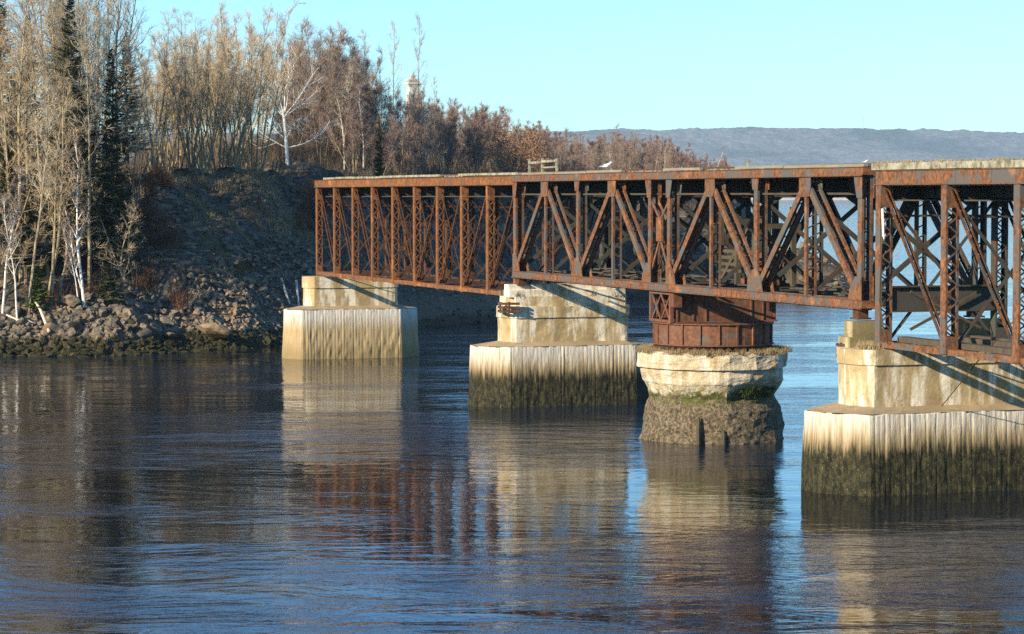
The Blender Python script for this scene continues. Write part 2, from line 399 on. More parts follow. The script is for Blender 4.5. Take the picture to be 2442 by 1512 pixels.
# big angular boulders of the left bank, upper bright row, dark row and weed row
for i in range(170):
    px = rng.uniform(-10, 420); k = i % 3
    Y0 = 209+ (px/420)*4.5
    dy = (1.9, 3.9, 6.0)[k]+rng.uniform(-1.4, 1.6)+1.2*math.sin(px*.021+1); Y = Y0+dy
    boulder(PX(px, Y), Y, rng.choice([rng.uniform(.4, .7), rng.uniform(.6, 1.1)]) if k < 2 else rng.uniform(.4, .9), 'grey angular boulder piled on the left bank below the trees', 'angular boulders on the left bank')
for i in range(80):
    px = rng.uniform(-10, 480); Y = 208.6+max(0, px-250)/230*7.5+rng.uniform(-.6, 1.4)
    boulder(PX(px, Y), Y, rng.uniform(.45, 1.0), 'low boulder under dark rockweed at the left waterline', 'weed covered boulders at the waterline', zs=.7)
def on(px, Y, s, lab, **k): return boulder(PX(px, Y), Y, s, lab, None, **k)
on(515, 219.6, 1.75, 'large flat tan boulder on the gravel beach near the water', me=rock_mesh('boulder', 41, M['rubble'], 3, .55), zs=.8)
on(566, 232, 1.9, 'large grey boulder half shaded at the foot of the bare slope', me=rock_mesh('boulder', 42, M['rock'], 3, .6), dz=.1)
on(625, 231, 1.1, 'reddish boulder at slope foot beside the first pier', me=rock_mesh('boulder', 43, M['rubble'], 3, .7))
on(640, 223.5, 1.0, 'jagged brown boulder at the right end of the gravel beach', me=rock_mesh('boulder', 44, M['rubble'], 3, .8))
for i in range(34):   # spit behind the bridge
    x = rng.uniform(17, 49); y = 344+rng.uniform(0, 10) + (0 if x < 44 else (x-44)*.4)
    boulder(x, y, rng.uniform(.8, 1.9), 'dark rock on the low spit seen through the swing span', 'rocks of the low spit behind the bridge')
# small stones: one mass
def rubble(name, pts, mat, label):
    import bmesh
    base = [rock_mesh('tmp', 100+k, mat, 1, .7) for k in range(6)]
    V = []; Fc = []; off = 0
    data = [(np.array([v.co[:] for v in b.vertices]), np.array([p.vertices[:] for p in b.polygons])) for b in base]
    for (x, y, z, s) in pts:
        bv, bf = data[rng.randrange(6)]; t = rng.uniform(0, 6.28); ca, sa = math.cos(t), math.sin(t)
        rot = np.array([[ca, -sa, 0], [sa, ca, 0], [0, 0, 1]]); tl = rng.uniform(-.6, .6); cb, sb = math.cos(tl), math.sin(tl)
        rot = rot @ np.array([[1, 0, 0], [0, cb, -sb], [0, sb, cb]])
        V.append(bv @ rot.T*s + np.array([x, y, z])); Fc.append(bf+off); off += len(bv)
    V = np.concatenate(V); Fc = np.concatenate(Fc)
    me = bpy.data.meshes.new(name); me.from_pydata(V.tolist(), [], Fc.tolist()); me.materials.append(mat)
    for b in base: bpy.data.meshes.remove(b)
    return tag(linkmesh(name, me), label, 'rubble', kind='stuff')
N = 26000
ra = np.random.RandomState(3)
X = ra.uniform(-46, 52, N); Y = ra.uniform(207, 360, N); D = sdist(X, Y); Z = height(X, Y)
keep = (D > -.5) & (D < 9) & (Z > -.2)
X, Y, Z, D = X[keep], Y[keep], Z[keep], D[keep]
pts = [(x, y, z+.05, float(ra.uniform(.10, .42))) for x, y, z in zip(X, Y, Z)]
n2 = 2600
X = ra.uniform(-29, -13, n2); Y = ra.uniform(212, 250, n2); D = sdist(X, Y); Z = height(X, Y)
pts += [(x, y, z+.03, float(ra.uniform(.08, .34))) for x, y, z, d in zip(X, Y, Z, D) if -0.5 < d < (9 if x < -21 else 16)]
n3 = 2600
X = ra.uniform(-47, -26, n3); Y = ra.uniform(207, 226, n3); D = sdist(X, Y); Z = height(X, Y)
pts2 = [(x, y, z+.1, float(ra.uniform(.22, .62))) for x, y, z, d in zip(X, Y, Z, D) if -0.6 < d < 7.5]
n5 = 1500
X = ra.uniform(-30, -19, n5); Y = ra.uniform(214, 232, n5); D = sdist(X, Y); Z = height(X, Y)
pts += [(x, y, z+.05, float(ra.uniform(.15, .55))) for x, y, z, d in zip(X, Y, Z, D) if -.4 < d < 8]
n4 = 1700
X = ra.uniform(-35, -11, n4); Y = ra.uniform(221, 254, n4); D = sdist(X, Y); Z = height(X, Y); nz = fbm(X*.25, Y*.25, 0, 3, 77)
pts2 += [(x, y, z-.05, float(ra.uniform(.15, .75))) for x, y, z, d, q in zip(X, Y, Z, D, nz) if d > 4 and q > .05]
rubble('stones', pts2, M['rock'], 'angular dark stones filling the left bank between the boulders')
rubble('rubble', pts, M['rubble'], 'loose stones and gravel along the shore and slope foot')

# ------------------------------------------------------------ the piers
TH = math.atan(2091/F_PX)                     # bridge heads this much left of straight ahead
U = Vector((math.sin(TH), -math.cos(TH), 0)); P = Vector((math.cos(TH), math.sin(TH), 0))
B0 = Vector((.43, 160, 0)); RZ = math.atan2(U.y, U.x)
def BL(u, p, z=0): return B0 + U*u + P*p + Vector((0, 0, z))
def hexplan(T, y0, y1, nose, nose2=None):
    """half thickness T along the track (x), from y0 to y1 across it, with cutwater noses"""
    nose2 = nose if nose2 is None else nose2
    return [(-T, y0+nose), (-T*.28, y0), (T*.28, y0), (T, y0+nose), (T, y1-nose2), (T*.28, y1), (-T*.28, y1), (-T, y1-nose2)]
def resample(pl, step):
    out = []
    for i in range(len(pl)):
        a = Vector(pl[i]); b = Vector(pl[(i+1) % len(pl)]); L = (b-a).length; n = max(1, round(L/step))
        nr = Vector((b.y-a.y, a.x-b.x)).normalized()
        for k in range(n): out.append((a.lerp(b, k/n), nr))
    return out
def loft(mb, rings, cap_top=True):
    n = len(rings[0]); o = len(mb.v)
    for r in rings: mb.v += [tuple(p) for p in r]
    for j in range(len(rings)-1):
        for i in range(n):
            a = o+j*n+i; b = o+j*n+(i+1) % n; mb.f.append((a, b, b+n, a+n)); mb.m.append(0)
    if cap_top: mb.f.append(tuple(o+(len(rings)-1)*n+i for i in range(n))); mb.m.append(0)
def plank_base(T0, T1, y0, y1, n0, z0, z1, batter, seed, n2=None):
    """skirt of upright planks with real gaps between them"""
    mb = MB(); rr = random.Random(seed); rings = []
    pl = hexplan(T1, y0, y1, n0, n2); base = resample(pl, .085)
    K = len(base); wob = [rr.uniform(-.006, .006) for _ in range(K//3+2)]; gr = [rr.choice([-.002, -.006, -.012, -.024]) for _ in range(K//3+2)]
    tops = [rr.uniform(-.06, .03) for _ in range(K//3+2)]
    zs = [z0+(z1-z0)*t for t in (0, .1, .2, .3, .4, .5, .6, .7, .8, .9, 1)]
    for zi, z in enumerate(zs):
        f = (z1-z)/(z1-z0)*batter; ring = []
        for i, (p, nr) in enumerate(base):
            g = gr[i//3] if i % 3 == 0 else wob[i//3]
            e = .035*float(vnoise(np.array([i*.35]), np.array([z*2.0]), 0, seed)[0])*(1.6 if z < 2.2 else .6)
            q = p + nr*(f+g+e)
            ring.append((q.x, q.y, z+(tops[i//3] if zi == len(zs)-1 else 0)))
        rings.append(ring)
    loft(mb, rings); return mb
def shaft(T, y0, y1, nose, levels, seed, rough=.018, step=.11):
    """levels: list of (z, outset)"""
    mb = MB(); base = resample(hexplan(T, y0, y1, nose), step); rings = []
    for z, o in levels:
        ring = []
        for i, (p, nr) in enumerate(base):
            e = rough*float(fbm(np.array([p.x*1.2+seed]), np.array([p.y*1.2]), z*1.5, 5, seed)[0])
            q = p+nr*(o+e); ring.append((q.x, q.y, z+e*.5))
        rings.append(ring)
    loft(mb, rings); return mb
def lev(z0, z1, o, n=6): return [(z0+(z1-z0)*i/n, o) for i in range(n+1)]
def grass_tuft(mb, x, y, z, n, h, rr, spread=.35):
    for _ in range(n):
        a = rr.uniform(0, 6.28); d = rr.uniform(0, spread); bx, by = x+d*math.cos(a), y+d*math.sin(a)
        l = h*rr.uniform(.5, 1.1); lx, ly = rr.gauss(0, .35)*l, rr.gauss(0, .35)*l; t = rr.uniform(0, 3.14); wx, wy = .014*math.cos(t), .014*math.sin(t)
        mb.poly([(bx-wx, by-wy, z), (bx+wx, by+wy, z), (bx+lx, by+ly, z+l)])
def pier(u, label, lpl, T, y0, y1, nose, base_top, sh, plankmat, seed, shT, sy0, sy1, snose, nose2=None):
    root = empty('bridge_pier', BL(u, 0), RZ); tag(root, label, 'pier', None)
    plank_base(T, T, y0, y1, nose, -3.0, base_top, .28, seed, nose2).build('plank_skirt', plankmat, root)
    sl = MB(); b0 = resample(hexplan(T-.03, y0+.03, y1-.03, nose), .25); rings = []
    b1 = [Vector(p) for p in hexplan(shT-.25, sy0+.25, sy1-.25, snose)]
    # sloped shelf from skirt to shaft
    P0 = hexplan(T-.03, y0+.03, y1-.03, nose, nose2); P1 = hexplan(shT-.1, sy0+.1, sy1-.1, snose)
    for i in range(8):
        a, b = P0[i], P0[(i+1) % 8]; c, d = P1[(i+1) % 8], P1[i]
        sl.poly([(a[0], a[1], base_top+.02), (b[0], b[1], base_top+.02), (c[0], c[1], base_top+.30), (d[0], d[1], base_top+.30)])
    sl.build('shelf', M['shelf'], root)
    sh.build('shaft', M['conc'], root, smooth=False)
    return root
W_ = 5.9
s1 = shaft(1.35, -1.05, 6.85, .5, lev(3.6, 5.75, 0, 9)+lev(5.77, 6.7, .10, 5), 3)
p1 = pier(-50.3, 'far pier of white and tan planks nearest the wooded shore', None, 2.05, -2.65, 8.5, .9, 4.02, s1, M['plank_dry'], 5, 1.35, -1.05, 6.85, .5, 1.9)
s2 = shaft(1.5, -1.0, 7.5, .5, lev(3.6, 5.55, .06, 12)+lev(5.6, 6.3, .16, 7)+lev(6.34, 6.95, -.06, 5), 9, .03)
p2 = pier(-.6, 'middle pier with dark weed band under the joint of the first two spans', None, 2.3, -2.85, 9.0, 1.7, 3.8, s2, M['plank_weed'], 6, 1.5, -1.0, 7.5, .5)
s3 = shaft(1.7, -1.4, 8.3, .6, lev(3.5, 5.7, .04, 14)+lev(5.74, 6.42, .14, 7), 14, .025)
p3 = pier(48.5, 'large near pier with dark weed band at the right edge', None, 2.6, -3.05, 11.4, 1.6, 3.6, s3, M['plank_weed'], 8, 1.7, -1.4, 8.3, .6)
s4 = shaft(1.7, -1.35, 8.3, 1.0, lev(3.5, 5.7, .04, 9)+lev(5.74, 6.42, .14, 5), 15, .08)
# bearing blocks, ledges and rusty fender irons as parts
mb = MB(); rr = random.Random(2)
for (x0, x1, z0, z1) in ((.3, 1.35, 6.9, 7.35), (.4, 1.2, 7.35, 7.72)): mb.box(x0, x1, -.9, 7.0, z0, z1)
mb.build('bearing_block', M['conc_rough'], p2)
mb = MB(); 
for ya, yb in ((-.95, 1.1), (4.9, 7.4)):
    mb = MB(); mb.box(-1.55, -.35, ya, yb, 6.4, 6.88); mb.box(-1.35, -.5, ya+.2, yb-.3, 6.88, 7.6); mb.build('bearing_block', M['conc_dark'], p3)
for root, x, z0, y_ in ((p2, 1.5, 6.05, .0), (p3, -1.1, 6.0, .55)):
    mb = MB()
    for k in range(3):
        z = z0+k*.24
        mb.bar((x-.2, y_-1.52, z), (x+.35, y_-1.40, z), .14, .15); mb.bar((x+.3, y_-1.42, z), (x+.55, y_-.45, z), .14, .15)
        mb.bar((x-.2, y_-1.52, z), (x-.75, y_-1.4, z), .14, .15)
    mb.bar((x-.1, y_-1.52, z0-.12), (x-.1, y_-1.52, z0+.6), .1, .1); mb.bar((x+.42, y_-1.1, z0-.12), (x+.42, y_-1.1, z0+.6), .1, .1)
    mb.bar((x+.1, y_-1.45, z0+.24), (x+.1, y_-.5, z0+.24), .12, .12, (1, 0, 0))
    mb.build('fender_iron', M['rust_brown'], root)
for root, xa, xb, ya, yb, z, n in ((p2, -1.3, 1.4, -.6, 6.9, 6.95, 26), (p3, -1.5, 1.6, -.9, 8, 6.4, 34)):
    mb = MB()
    for _ in range(n): grass_tuft(mb, rr.uniform(xa, xb), ya+(yb-ya)*rr.random()**1.8, z, 60, .42, rr)
    mb.build('grass_tuft', M['grass'], root)
# swing pier
sw_u = 23.85; sw = empty('swing_pier', BL(sw_u, 2.95), RZ); tag(sw, 'round eroded concrete pier carrying the rusty turntable drum', 'pier')
def radial(prof, seed, rough, n=96, oct_=.05, rows=1, dent=None):
    mb = MB(); rings = []
    pr = []
    for (z0, r0), (z1, r1) in zip(prof, prof[1:]):
        k = max(1, int(abs(z1-z0)/.14)+1)
        for j in range(k): pr.append((z0+(z1-z0)*j/k, r0+(r1-r0)*j/k))
    pr.append(prof[-1])
    for z, r in pr:
        ring = []
        for i in range(n):
            t = 2*math.pi*i/n; o8 = math.cos(math.pi/8)/math.cos(((t+.2) % (math.pi/4))-math.pi/8)
            rr_ = r*(1-oct_+oct_*2*(o8-.96)*3)
            e = rough*float(fbm(np.array([math.cos(t)*5+seed]), np.array([math.sin(t)*5]), z*1.3, 5, seed)[0])
            if dent: e += dent(t, z)
            ring.append(((rr_+e)*math.cos(t), (rr_+e)*math.sin(t), z+(.5*e if z > prof[-1][0]-.4 else 0)))
        rings.append(ring)
    loft(mb, rings); return mb
def dent(t, z):   # bite eroded out of the right hand side, under the cap
    vt = (t-RZ0) if False else t
    a = math.cos(t-DENT_A)
    return -.55*max(0, a-.75)/.25*max(0, 1-abs(z-2.6)/.9)
# local +x is toward the camera and slightly right; picture right-front is between +x and +y
DENT_A = R(22)
radial([(-3, 4.4), (0, 4.16), (.9, 4.08), (1.7, 3.95), (2.1, 3.74), (2.35, 3.60), (2.65, 3.78), (3.05, 3.98), (3.2, 4.08), (3.95, 4.12), (3.98, 4.33), (4.7, 4.30), (4.86, 4.05), (4.9, 3.4)], 4, .13, dent=dent).build('concrete_drum', M['eroded'], sw)
mb = MB(); rr = random.Random(5)
for i in range(170):
    t = rr.uniform(0, 6.28); d = rr.uniform(3.45, 4.15); grass_tuft(mb, d*math.cos(t), d*math.sin(t), 4.78, 40, .34, rr, .3)
mb.build('grass_tuft', M['grass'], sw)
mb = MB()
for i in range(60):
    t = DENT_A+rr.gauss(0, .16); z = rr.uniform(2.35, 2.9); d = 3.35+.25*(z-2.3)
    grass_tuft(mb, d*math.cos(t), d*math.sin(t), z, 26, .28, rr, .2)
mb.build('moss_tuft', M['moss'], sw)
for px_t, h0, hh in ((-.60, .0, 1.45), (-.27, .0, .75)):
    mb = MB(); a0 = px_t; r_ = 4.12
    pts = [(r_*math.cos(a0), r_*math.sin(a0), -2), (r_*math.cos(a0), r_*math.sin(a0), hh*.6), ((r_-.12)*math.cos(a0), (r_-.12)*math.sin(a0), hh)]
    mb.tube(pts, [.16, .14, .07], 7); o = mb.build('timber_stub', M['timber_dark']); o.location = sw.location; o.rotation_euler = sw.rotation_euler
    tag(o, ('taller' if hh > 1 else 'shorter')+' broken dark timber pile against the round swing pier', 'timber pile')

# ------------------------------------------------------------ turntable (moves with the swing span, so its parts go under the span)
def ring_prism(mb, r, z0, z1, n=20, r2=None, off=0):
    r2 = r2 or r; o = len(mb.v)
    for rr_, z in ((r, z0), (r2, z1)):
        for i in range(n): t = 2*math.pi*(i+off)/n; mb.v.append((rr_*math.cos(t), rr_*math.sin(t), z))
    for i in range(n): a, b = o+i, o+(i+1) % n; mb.f.append((a, b, b+n, a+n)); mb.m.append(0)
    mb.f.append(tuple(o+n+i for i in range(n))); mb.m.append(0); mb.f.append(tuple(o+i for i in reversed(range(n)))); mb.m.append(0)

# ------------------------------------------------------------ truss makers
Y_ = (0, 1, 0)
def laced_post(mb, x, y, z0, z1, wb, wp, plate0=.9, plate1=.7, pitch=.36, t=.03):
    """two channels (webs facing across the bridge) joined by zigzag lacing on the faces that look along the track"""
    for s in (-1, 1):
        mb.box(x-wb/2, x+wb/2, y+s*wp/2-t/2, y+s*wp/2+t/2, z0, z1)
        for e in (-1, 1): # flanges turned inward
            a = y+s*(wp/2-t/2); b = y+s*(wp/2-.085); mb.box(x+e*(wb/2)-.012*(1 if e > 0 else -1)-.012, x+e*(wb/2)-.012*(1 if e > 0 else -1)+.012, min(a, b), max(a, b), z0, z1)
    for e in (-1, 1):
        xx = x+e*(wb/2+.014)
        mb.box(xx-.012, xx+.012, y-wp/2, y+wp/2, z0, z0+plate0); mb.box(xx-.012, xx+.012, y-wp/2, y+wp/2, z1-plate1, z1)
        za, zb = z0+plate0, z1-plate1; n = max(2, int((zb-za)/pitch)); h = (zb-za)/n
        for k in range(n):
            s = 1 if k % 2 else -1
            mb.bar((xx, y-s*(wp/2-.05), za+k*h), (xx, y+s*(wp/2-.05), za+(k+1)*h), .02, .065, (1, 0, 0))
def twin_bar(mb, a, b, y, gap, wd, th, ties=0):
    """member made of two channels a gap apart (across the bridge); wd is its depth in the truss plane"""
    for s in (-1, 1):
        A = (a[0], y+s*gap/2, a[1]); B = (b[0], y+s*gap/2, b[1]); mb.bar(A, B, th, wd)
        d = Vector((b[0]-a[0], 0, b[1]-a[1])).normalized(); q = Vector((-d.z, 0, d.x))
        for e in (-1, 1):
            o = q*(e*(wd/2-.012)); mb.bar(Vector(A)+o-Vector((0, s*.05, 0)), Vector(B)+o-Vector((0, s*.05, 0)), .09, .02)
    if ties:
        for k in range(ties+1):
            t = (k+.5)/(ties+1); c = Vector((a[0]+(b[0]-a[0])*t, y, a[1]+(b[1]-a[1])*t))
            d = Vector((b[0]-a[0], 0, b[1]-a[1])).normalized()
            mb.bar(c-Vector((0, gap/2, 0))-d*.12, c+Vector((0, gap/2, 0))+d*.12, .06, .03, tuple(d))
def chord(mb, x0, x1, y, zt, zb, wy, seams=(), lattice=True):
    mb.box(x0, x1, y-wy/2, y+wy/2, zb+.05, zt)
    for s in (-1, 1):
        mb.box(x0, x1, y+s*wy/2-.09, y+s*wy/2+.03+.03*s, zb, zb+.045)
        mb.box(x0-.01, x1+.01, y+s*wy/2-.05, y+s*wy/2+.05, zt+.003, zt+.03)
    for x in seams: mb.box(x-.035, x+.035, y-wy/2-.016, y+wy/2+.016, zb+.06, zt-.01)
    if lattice:
        n = int((x1-x0)/.42)
        for k in range(n):
            x = x0+.42*k; mb.bar((x, y-wy/2+.03, zb-.02), (x+.3, y+wy/2-.03, zb-.02), .05, .07)
def plate(mb, pts, y, t=.03):
    """gusset plate, outline pts in x,z"""
    n = len(pts); a = [(p[0], y-t/2, p[1]) for p in pts]; b = [(p[0], y+t/2, p[1]) for p in pts]
    mb.poly(a); mb.poly(list(reversed(b)))
    for i in range(n): j = (i+1) % n; mb.poly([a[j], a[i], b[i], b[j]])
def girder(mb, x0, x1, y, zt, zb, stiff=1.2):
    mb.box(x0, x1, y-.02, y+.02, zb, zt); mb.box(x0, x1, y-.17, y+.17, zt-.03, zt-.002); mb.box(x0, x1, y-.17, y+.17, zb-.03, zb)
    x = x0+.3
    while x < x1: mb.box(x-.04, x+.04, y-.12, y+.12, zb+.01, zt-.04); x += stiff
def crossbeam(mb, x, y0, y1, zt, zb):
    mb.box(x-.02, x+.02, y0, y1, zb, zt); mb.box(x-.16, x+.16, y0, y1, zt-.03, zt-.004); mb.box(x-.16, x+.16, y0, y1, zb-.03, zb)
def ties(x0, x1, z, seed, wy0=-.55, wy1=None, step=.42, hh=.22):
    wy1 = W_+.55 if wy1 is None else wy1; mb = MB(); rr = random.Random(seed); x = x0
    while x < x1-.2:
        mb.box(x, x+.24, wy0+rr.uniform(-.1, .12), wy1+rr.uniform(-.12, .1), z+rr.uniform(0, .02), z+hh+rr.uniform(-.03, .02)); x += step
    return mb
def guard(root, mat, x0, x1, z, seed, ys, h=.16, wd=.2, gap=.25):
    rr = random.Random(seed)
    for y in ys:
        x = x0+rr.uniform(0, .5)
        while x < x1-.5:
            L = min(rr.uniform(3.5, 6.5), x1-x); dz = rr.uniform(-.02, .03)
            if rr.random() > gap*.5:
                mb = MB(); mb.bar((x, y, z+h/2+dz), (x+L-.06, y+rr.uniform(-.04, .04), z+h/2+dz), wd, h); mb.build('guard_timber', M[mat], root)
            x += L
def sway(mb, x, zt, zb, w=.16, y0=.35, y1=None):
    y1 = (W_-.35) if y1 is None else y1
    for (ya, yb) in ((y0, y1), (y1, y0)):
        for e in (-.09, .09): mb.bar((x+e, ya, zb), (x+e, yb, zt), .03, w, (1, 0, 0))
def nm(mb, name, mat, root, **k): return mb.build(name, M[mat], root)

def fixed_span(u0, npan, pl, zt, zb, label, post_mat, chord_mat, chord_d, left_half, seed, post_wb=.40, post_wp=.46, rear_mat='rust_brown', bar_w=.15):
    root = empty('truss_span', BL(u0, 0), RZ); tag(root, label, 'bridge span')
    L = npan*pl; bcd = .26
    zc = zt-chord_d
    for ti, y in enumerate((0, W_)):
        cm = chord_mat if ti == 0 else rear_mat  # far truss gets a darker material, its shade baked into the colour
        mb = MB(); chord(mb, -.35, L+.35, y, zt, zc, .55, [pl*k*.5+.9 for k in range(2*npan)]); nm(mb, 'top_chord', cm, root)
        mb = MB()
        for s in (-1, 1):
            mb.bar((-.3, y+s*.17, zb+bcd/2), (L+.3, y+s*.17, zb+bcd/2), .07, bcd)
        for k in range(npan+1): mb.box(k*pl-.16, k*pl+.16, y-.23, y+.23, zb-.05, zb+.05)
        nm(mb, 'bottom_chord', cm, root)
        for k in range(npan+1):
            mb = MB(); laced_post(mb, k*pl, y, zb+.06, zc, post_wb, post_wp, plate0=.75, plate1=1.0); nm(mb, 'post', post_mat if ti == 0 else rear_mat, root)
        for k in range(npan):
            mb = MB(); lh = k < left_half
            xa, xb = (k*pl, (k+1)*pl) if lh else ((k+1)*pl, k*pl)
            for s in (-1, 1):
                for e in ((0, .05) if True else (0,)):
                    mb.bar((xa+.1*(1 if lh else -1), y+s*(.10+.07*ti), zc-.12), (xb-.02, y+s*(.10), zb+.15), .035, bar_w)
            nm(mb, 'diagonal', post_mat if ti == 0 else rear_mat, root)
            if left_half-2 <= k <= left_half+1:
                mb = MB(); mb.bar((xb, y+.02, zc-.1), (xa, y+.02, zb+.2), .03, .05); nm(mb, 'counter_rod', rear_mat, root)
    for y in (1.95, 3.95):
        mb = MB(); girder(mb, -.3, L+.3, y, zt-.02, zt-1.15); nm(mb, 'stringer', 'paint_shade_tone', root)
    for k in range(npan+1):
        mb = MB(); crossbeam(mb, k*pl, .25, W_-.25, zt-.04, zt-1.25); nm(mb, 'floor_beam', 'paint_shade_tone', root)
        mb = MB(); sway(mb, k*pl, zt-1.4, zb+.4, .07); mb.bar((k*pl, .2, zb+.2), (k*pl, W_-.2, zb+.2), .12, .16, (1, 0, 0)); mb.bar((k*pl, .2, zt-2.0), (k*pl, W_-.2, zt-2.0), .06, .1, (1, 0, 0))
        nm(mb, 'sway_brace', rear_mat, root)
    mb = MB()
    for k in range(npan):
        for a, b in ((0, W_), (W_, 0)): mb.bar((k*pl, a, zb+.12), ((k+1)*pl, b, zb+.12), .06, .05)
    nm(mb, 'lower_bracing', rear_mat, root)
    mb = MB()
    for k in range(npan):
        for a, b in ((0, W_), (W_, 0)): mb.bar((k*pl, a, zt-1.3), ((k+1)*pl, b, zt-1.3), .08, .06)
    nm(mb, 'upper_bracing', 'paint_shade_tone', root)
    return root

# far fixed span
sp1 = fixed_span(-49.4, 9, 5.47, 14.58, 6.88, 'orange rusted truss span with slender laced posts farthest from the camera', 'rust', 'rust', .56, 5, 1)
nm(ties(.3, 49.2, 14.52, 3, .32, W_-.32), 'deck_ties', 'timber', sp1)
guard(sp1, 'lichen', 1.2, 49.2, 14.66, 4, (.1, W_-.1), .15)
for y in (2.2, 3.65):
    mb = MB(); mb.box(0, 49.2, y-.03, y+.03, 14.75, 14.87); nm(mb, 'rail', 'rust_brown', sp1)

# near fixed span (runs out of the picture)
sp3 = fixed_span(49.55, 8, 6.0, 14.42, 6.5, 'nearest truss span with heavy laced posts leaving at the right edge', 'paint', 'paint', .62, 4, 2, .46, .60, 'paint_shade_tone', .2)
nm(ties(-.3, 48, 14.45, 13, .34, W_-.34), 'deck_ties', 'timber', sp3)
guard(sp3, 'lichen', -1, 48, 14.47, 14, (.0, W_), .30, .34, 0)
mb = MB(); rr = random.Random(9)
for _ in range(420): grass_tuft(mb, rr.uniform(-1, 36), rr.uniform(-.15, .15), 14.78, 7, .14, rr, .12)
nm(mb, 'moss_tuft', 'grass', sp3)
mb = MB()
mb.box(-.1, .1, .3, W_-.3, 8.15, 9.2); mb.box(-.2, .3, .3, W_-.3, 9.2, 9.26); mb.box(-.2, .3, .3, W_-.3, 8.08, 8.14)
nm(mb, 'end_girder', 'paint_shade_tone', sp3)
mb = MB()
for a, b in (((1.2, 7.3), (4.8, 9.0)), ((4.8, 7.3), (1.2, 9.0))): mb.bar((.3, a[0], a[1]), (.3, b[0], b[1]), .1, .12, (1, 0, 0))
mb.box(.4, 11.5, .5, 1.0, 6.75, 7.0); mb.box(.4, 11.5, 4.2, 4.6, 6.75, 6.98); mb.box(2, 9, 2.4, 2.8, 6.8, 7.05)
nm(mb, 'lower_timber', 'timber_dark', sp3)

# end of near span pier, outside the picture
mbx = pier(98.3, 'pier with dark weed band past the right edge of the view', None, 2.6, -3.9, 11.4, 2.3, 3.6, s4, M['plank_weed'], 18, 1.7, -1.35, 8.3, 1.0)

# swing span
ZT, ZB, CD, BD = 14.62, 8.14, .40, .40
NX = [0, 5.62, 11.25, 16.9, 22.5, 25.2, 30.8, 36.4, 42.05, 47.7]
sp2 = empty('swing_span', BL(0, 0), RZ); tag(sp2, 'grey painted rusty swing span with bold V braces above the round pier', 'bridge span')
GP = .50
def gplate(m_, pts, y): mb = MB(); plate(mb, pts, y); nm(mb, 'gusset_plate', m_, sp2)
for ti, y in enumerate((0, W_)):
    m_, md = ('paint', 'paint') if ti == 0 else ('paint_shade_tone', 'paint_shade_tone')  # far truss in the darkened copy, shade painted in
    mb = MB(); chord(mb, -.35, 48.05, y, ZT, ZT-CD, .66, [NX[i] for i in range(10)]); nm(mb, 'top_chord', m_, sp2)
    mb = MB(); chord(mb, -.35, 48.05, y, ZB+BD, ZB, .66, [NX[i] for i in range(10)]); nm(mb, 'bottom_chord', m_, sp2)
    zc, zl = ZT-CD, ZB+BD
    for i, x in enumerate(NX):
        heavy = i in (0, 2, 4, 5, 7, 9); mb = MB()
        if heavy: twin_bar(mb, (x, zl), (x, zc), y, GP, .40, .07, 9)
        else: twin_bar(mb, (x, zl), (x, zc-.6), y, GP, .24, .06, 9)
        nm(mb, 'post', m_, sp2)
    dg = [(0, 1), (2, 1), (2, 3), (4, 3), (5, 6), (7, 6), (7, 8), (9, 8)]
    for a_, b_ in dg:
        mb = MB(); sgn = 1 if NX[b_] > NX[a_] else -1
        twin_bar(mb, (NX[a_]+.35*sgn, zl+.35), (NX[b_]-.25*sgn, zc-.45), y, GP, .36, .075, 8); nm(mb, 'diagonal', m_, sp2)
    for yy in (y-GP/2-.06, y+GP/2+.06):
        for i in (1, 3, 6, 8):
            x = NX[i]; gplate(m_, [(x-.62, zc), (x-.62, zc-.55), (x-.42, zc-.95), (x+.42, zc-.95), (x+.62, zc-.55), (x+.62, zc)], yy)
        for i in (2, 7):
            x = NX[i]; gplate(m_, [(x-.95, zl), (x-.75, zl+.6), (x-.3, zl+1.1), (x+.3, zl+1.1), (x+.75, zl+.6), (x+.95, zl)], yy)
            gplate(m_, [(x-.42, zc), (x-.3, zc-.6), (x+.3, zc-.6), (x+.42, zc)], yy)
        for i, s in ((0, 1), (9, -1), (4, -1), (5, 1)):
            x = NX[i]; gplate(m_, [(x-.28*s, zl), (x-.28*s, zl+1.1), (x+.35*s, zl+1.1), (x+.9*s, zl+.5), (x+1.05*s, zl)], yy)
            gplate(m_, [(x-.28*s, zc), (x-.28*s, zc-1.0), (x+.24*s, zc-1.0), (x+.5*s, zc-.2), (x+.5*s, zc)], yy)
    # centre panel linkage
    mb = MB(); xm = (NX[4]+NX[5])/2
    for s in (-1, 1):
        for xx in (NX[4]+.15, NX[5]-.15): mb.bar((xx, y+s*.2, zc-1.2), (xm, y+s*.2, 12.0), .05, .16)
        mb.bar((NX[4]+.2, y+s*.2, zl+.8), (xm, y+s*.2, 11.0), .05, .15); mb.bar((NX[5]-.2, y+s*.2, zl+.8), (xm, y+s*.2, 11.0), .05, .15)
    nm(mb, 'centre_link', m_, sp2)
    mb = MB(); mb.box(xm-.36, xm+.36, y-.30, y-.18, 10.85, 12.15); mb.box(xm-.36, xm+.36, y+.18, y+.30, 10.85, 12.15); nm(mb, 'link_plate', 'rust', sp2)
for y in (1.95, 3.95):
    mb = MB(); girder(mb, -.2, 47.9, y, ZT-.02, ZT-1.25); nm(mb, 'stringer', 'paint_shade_tone', sp2)
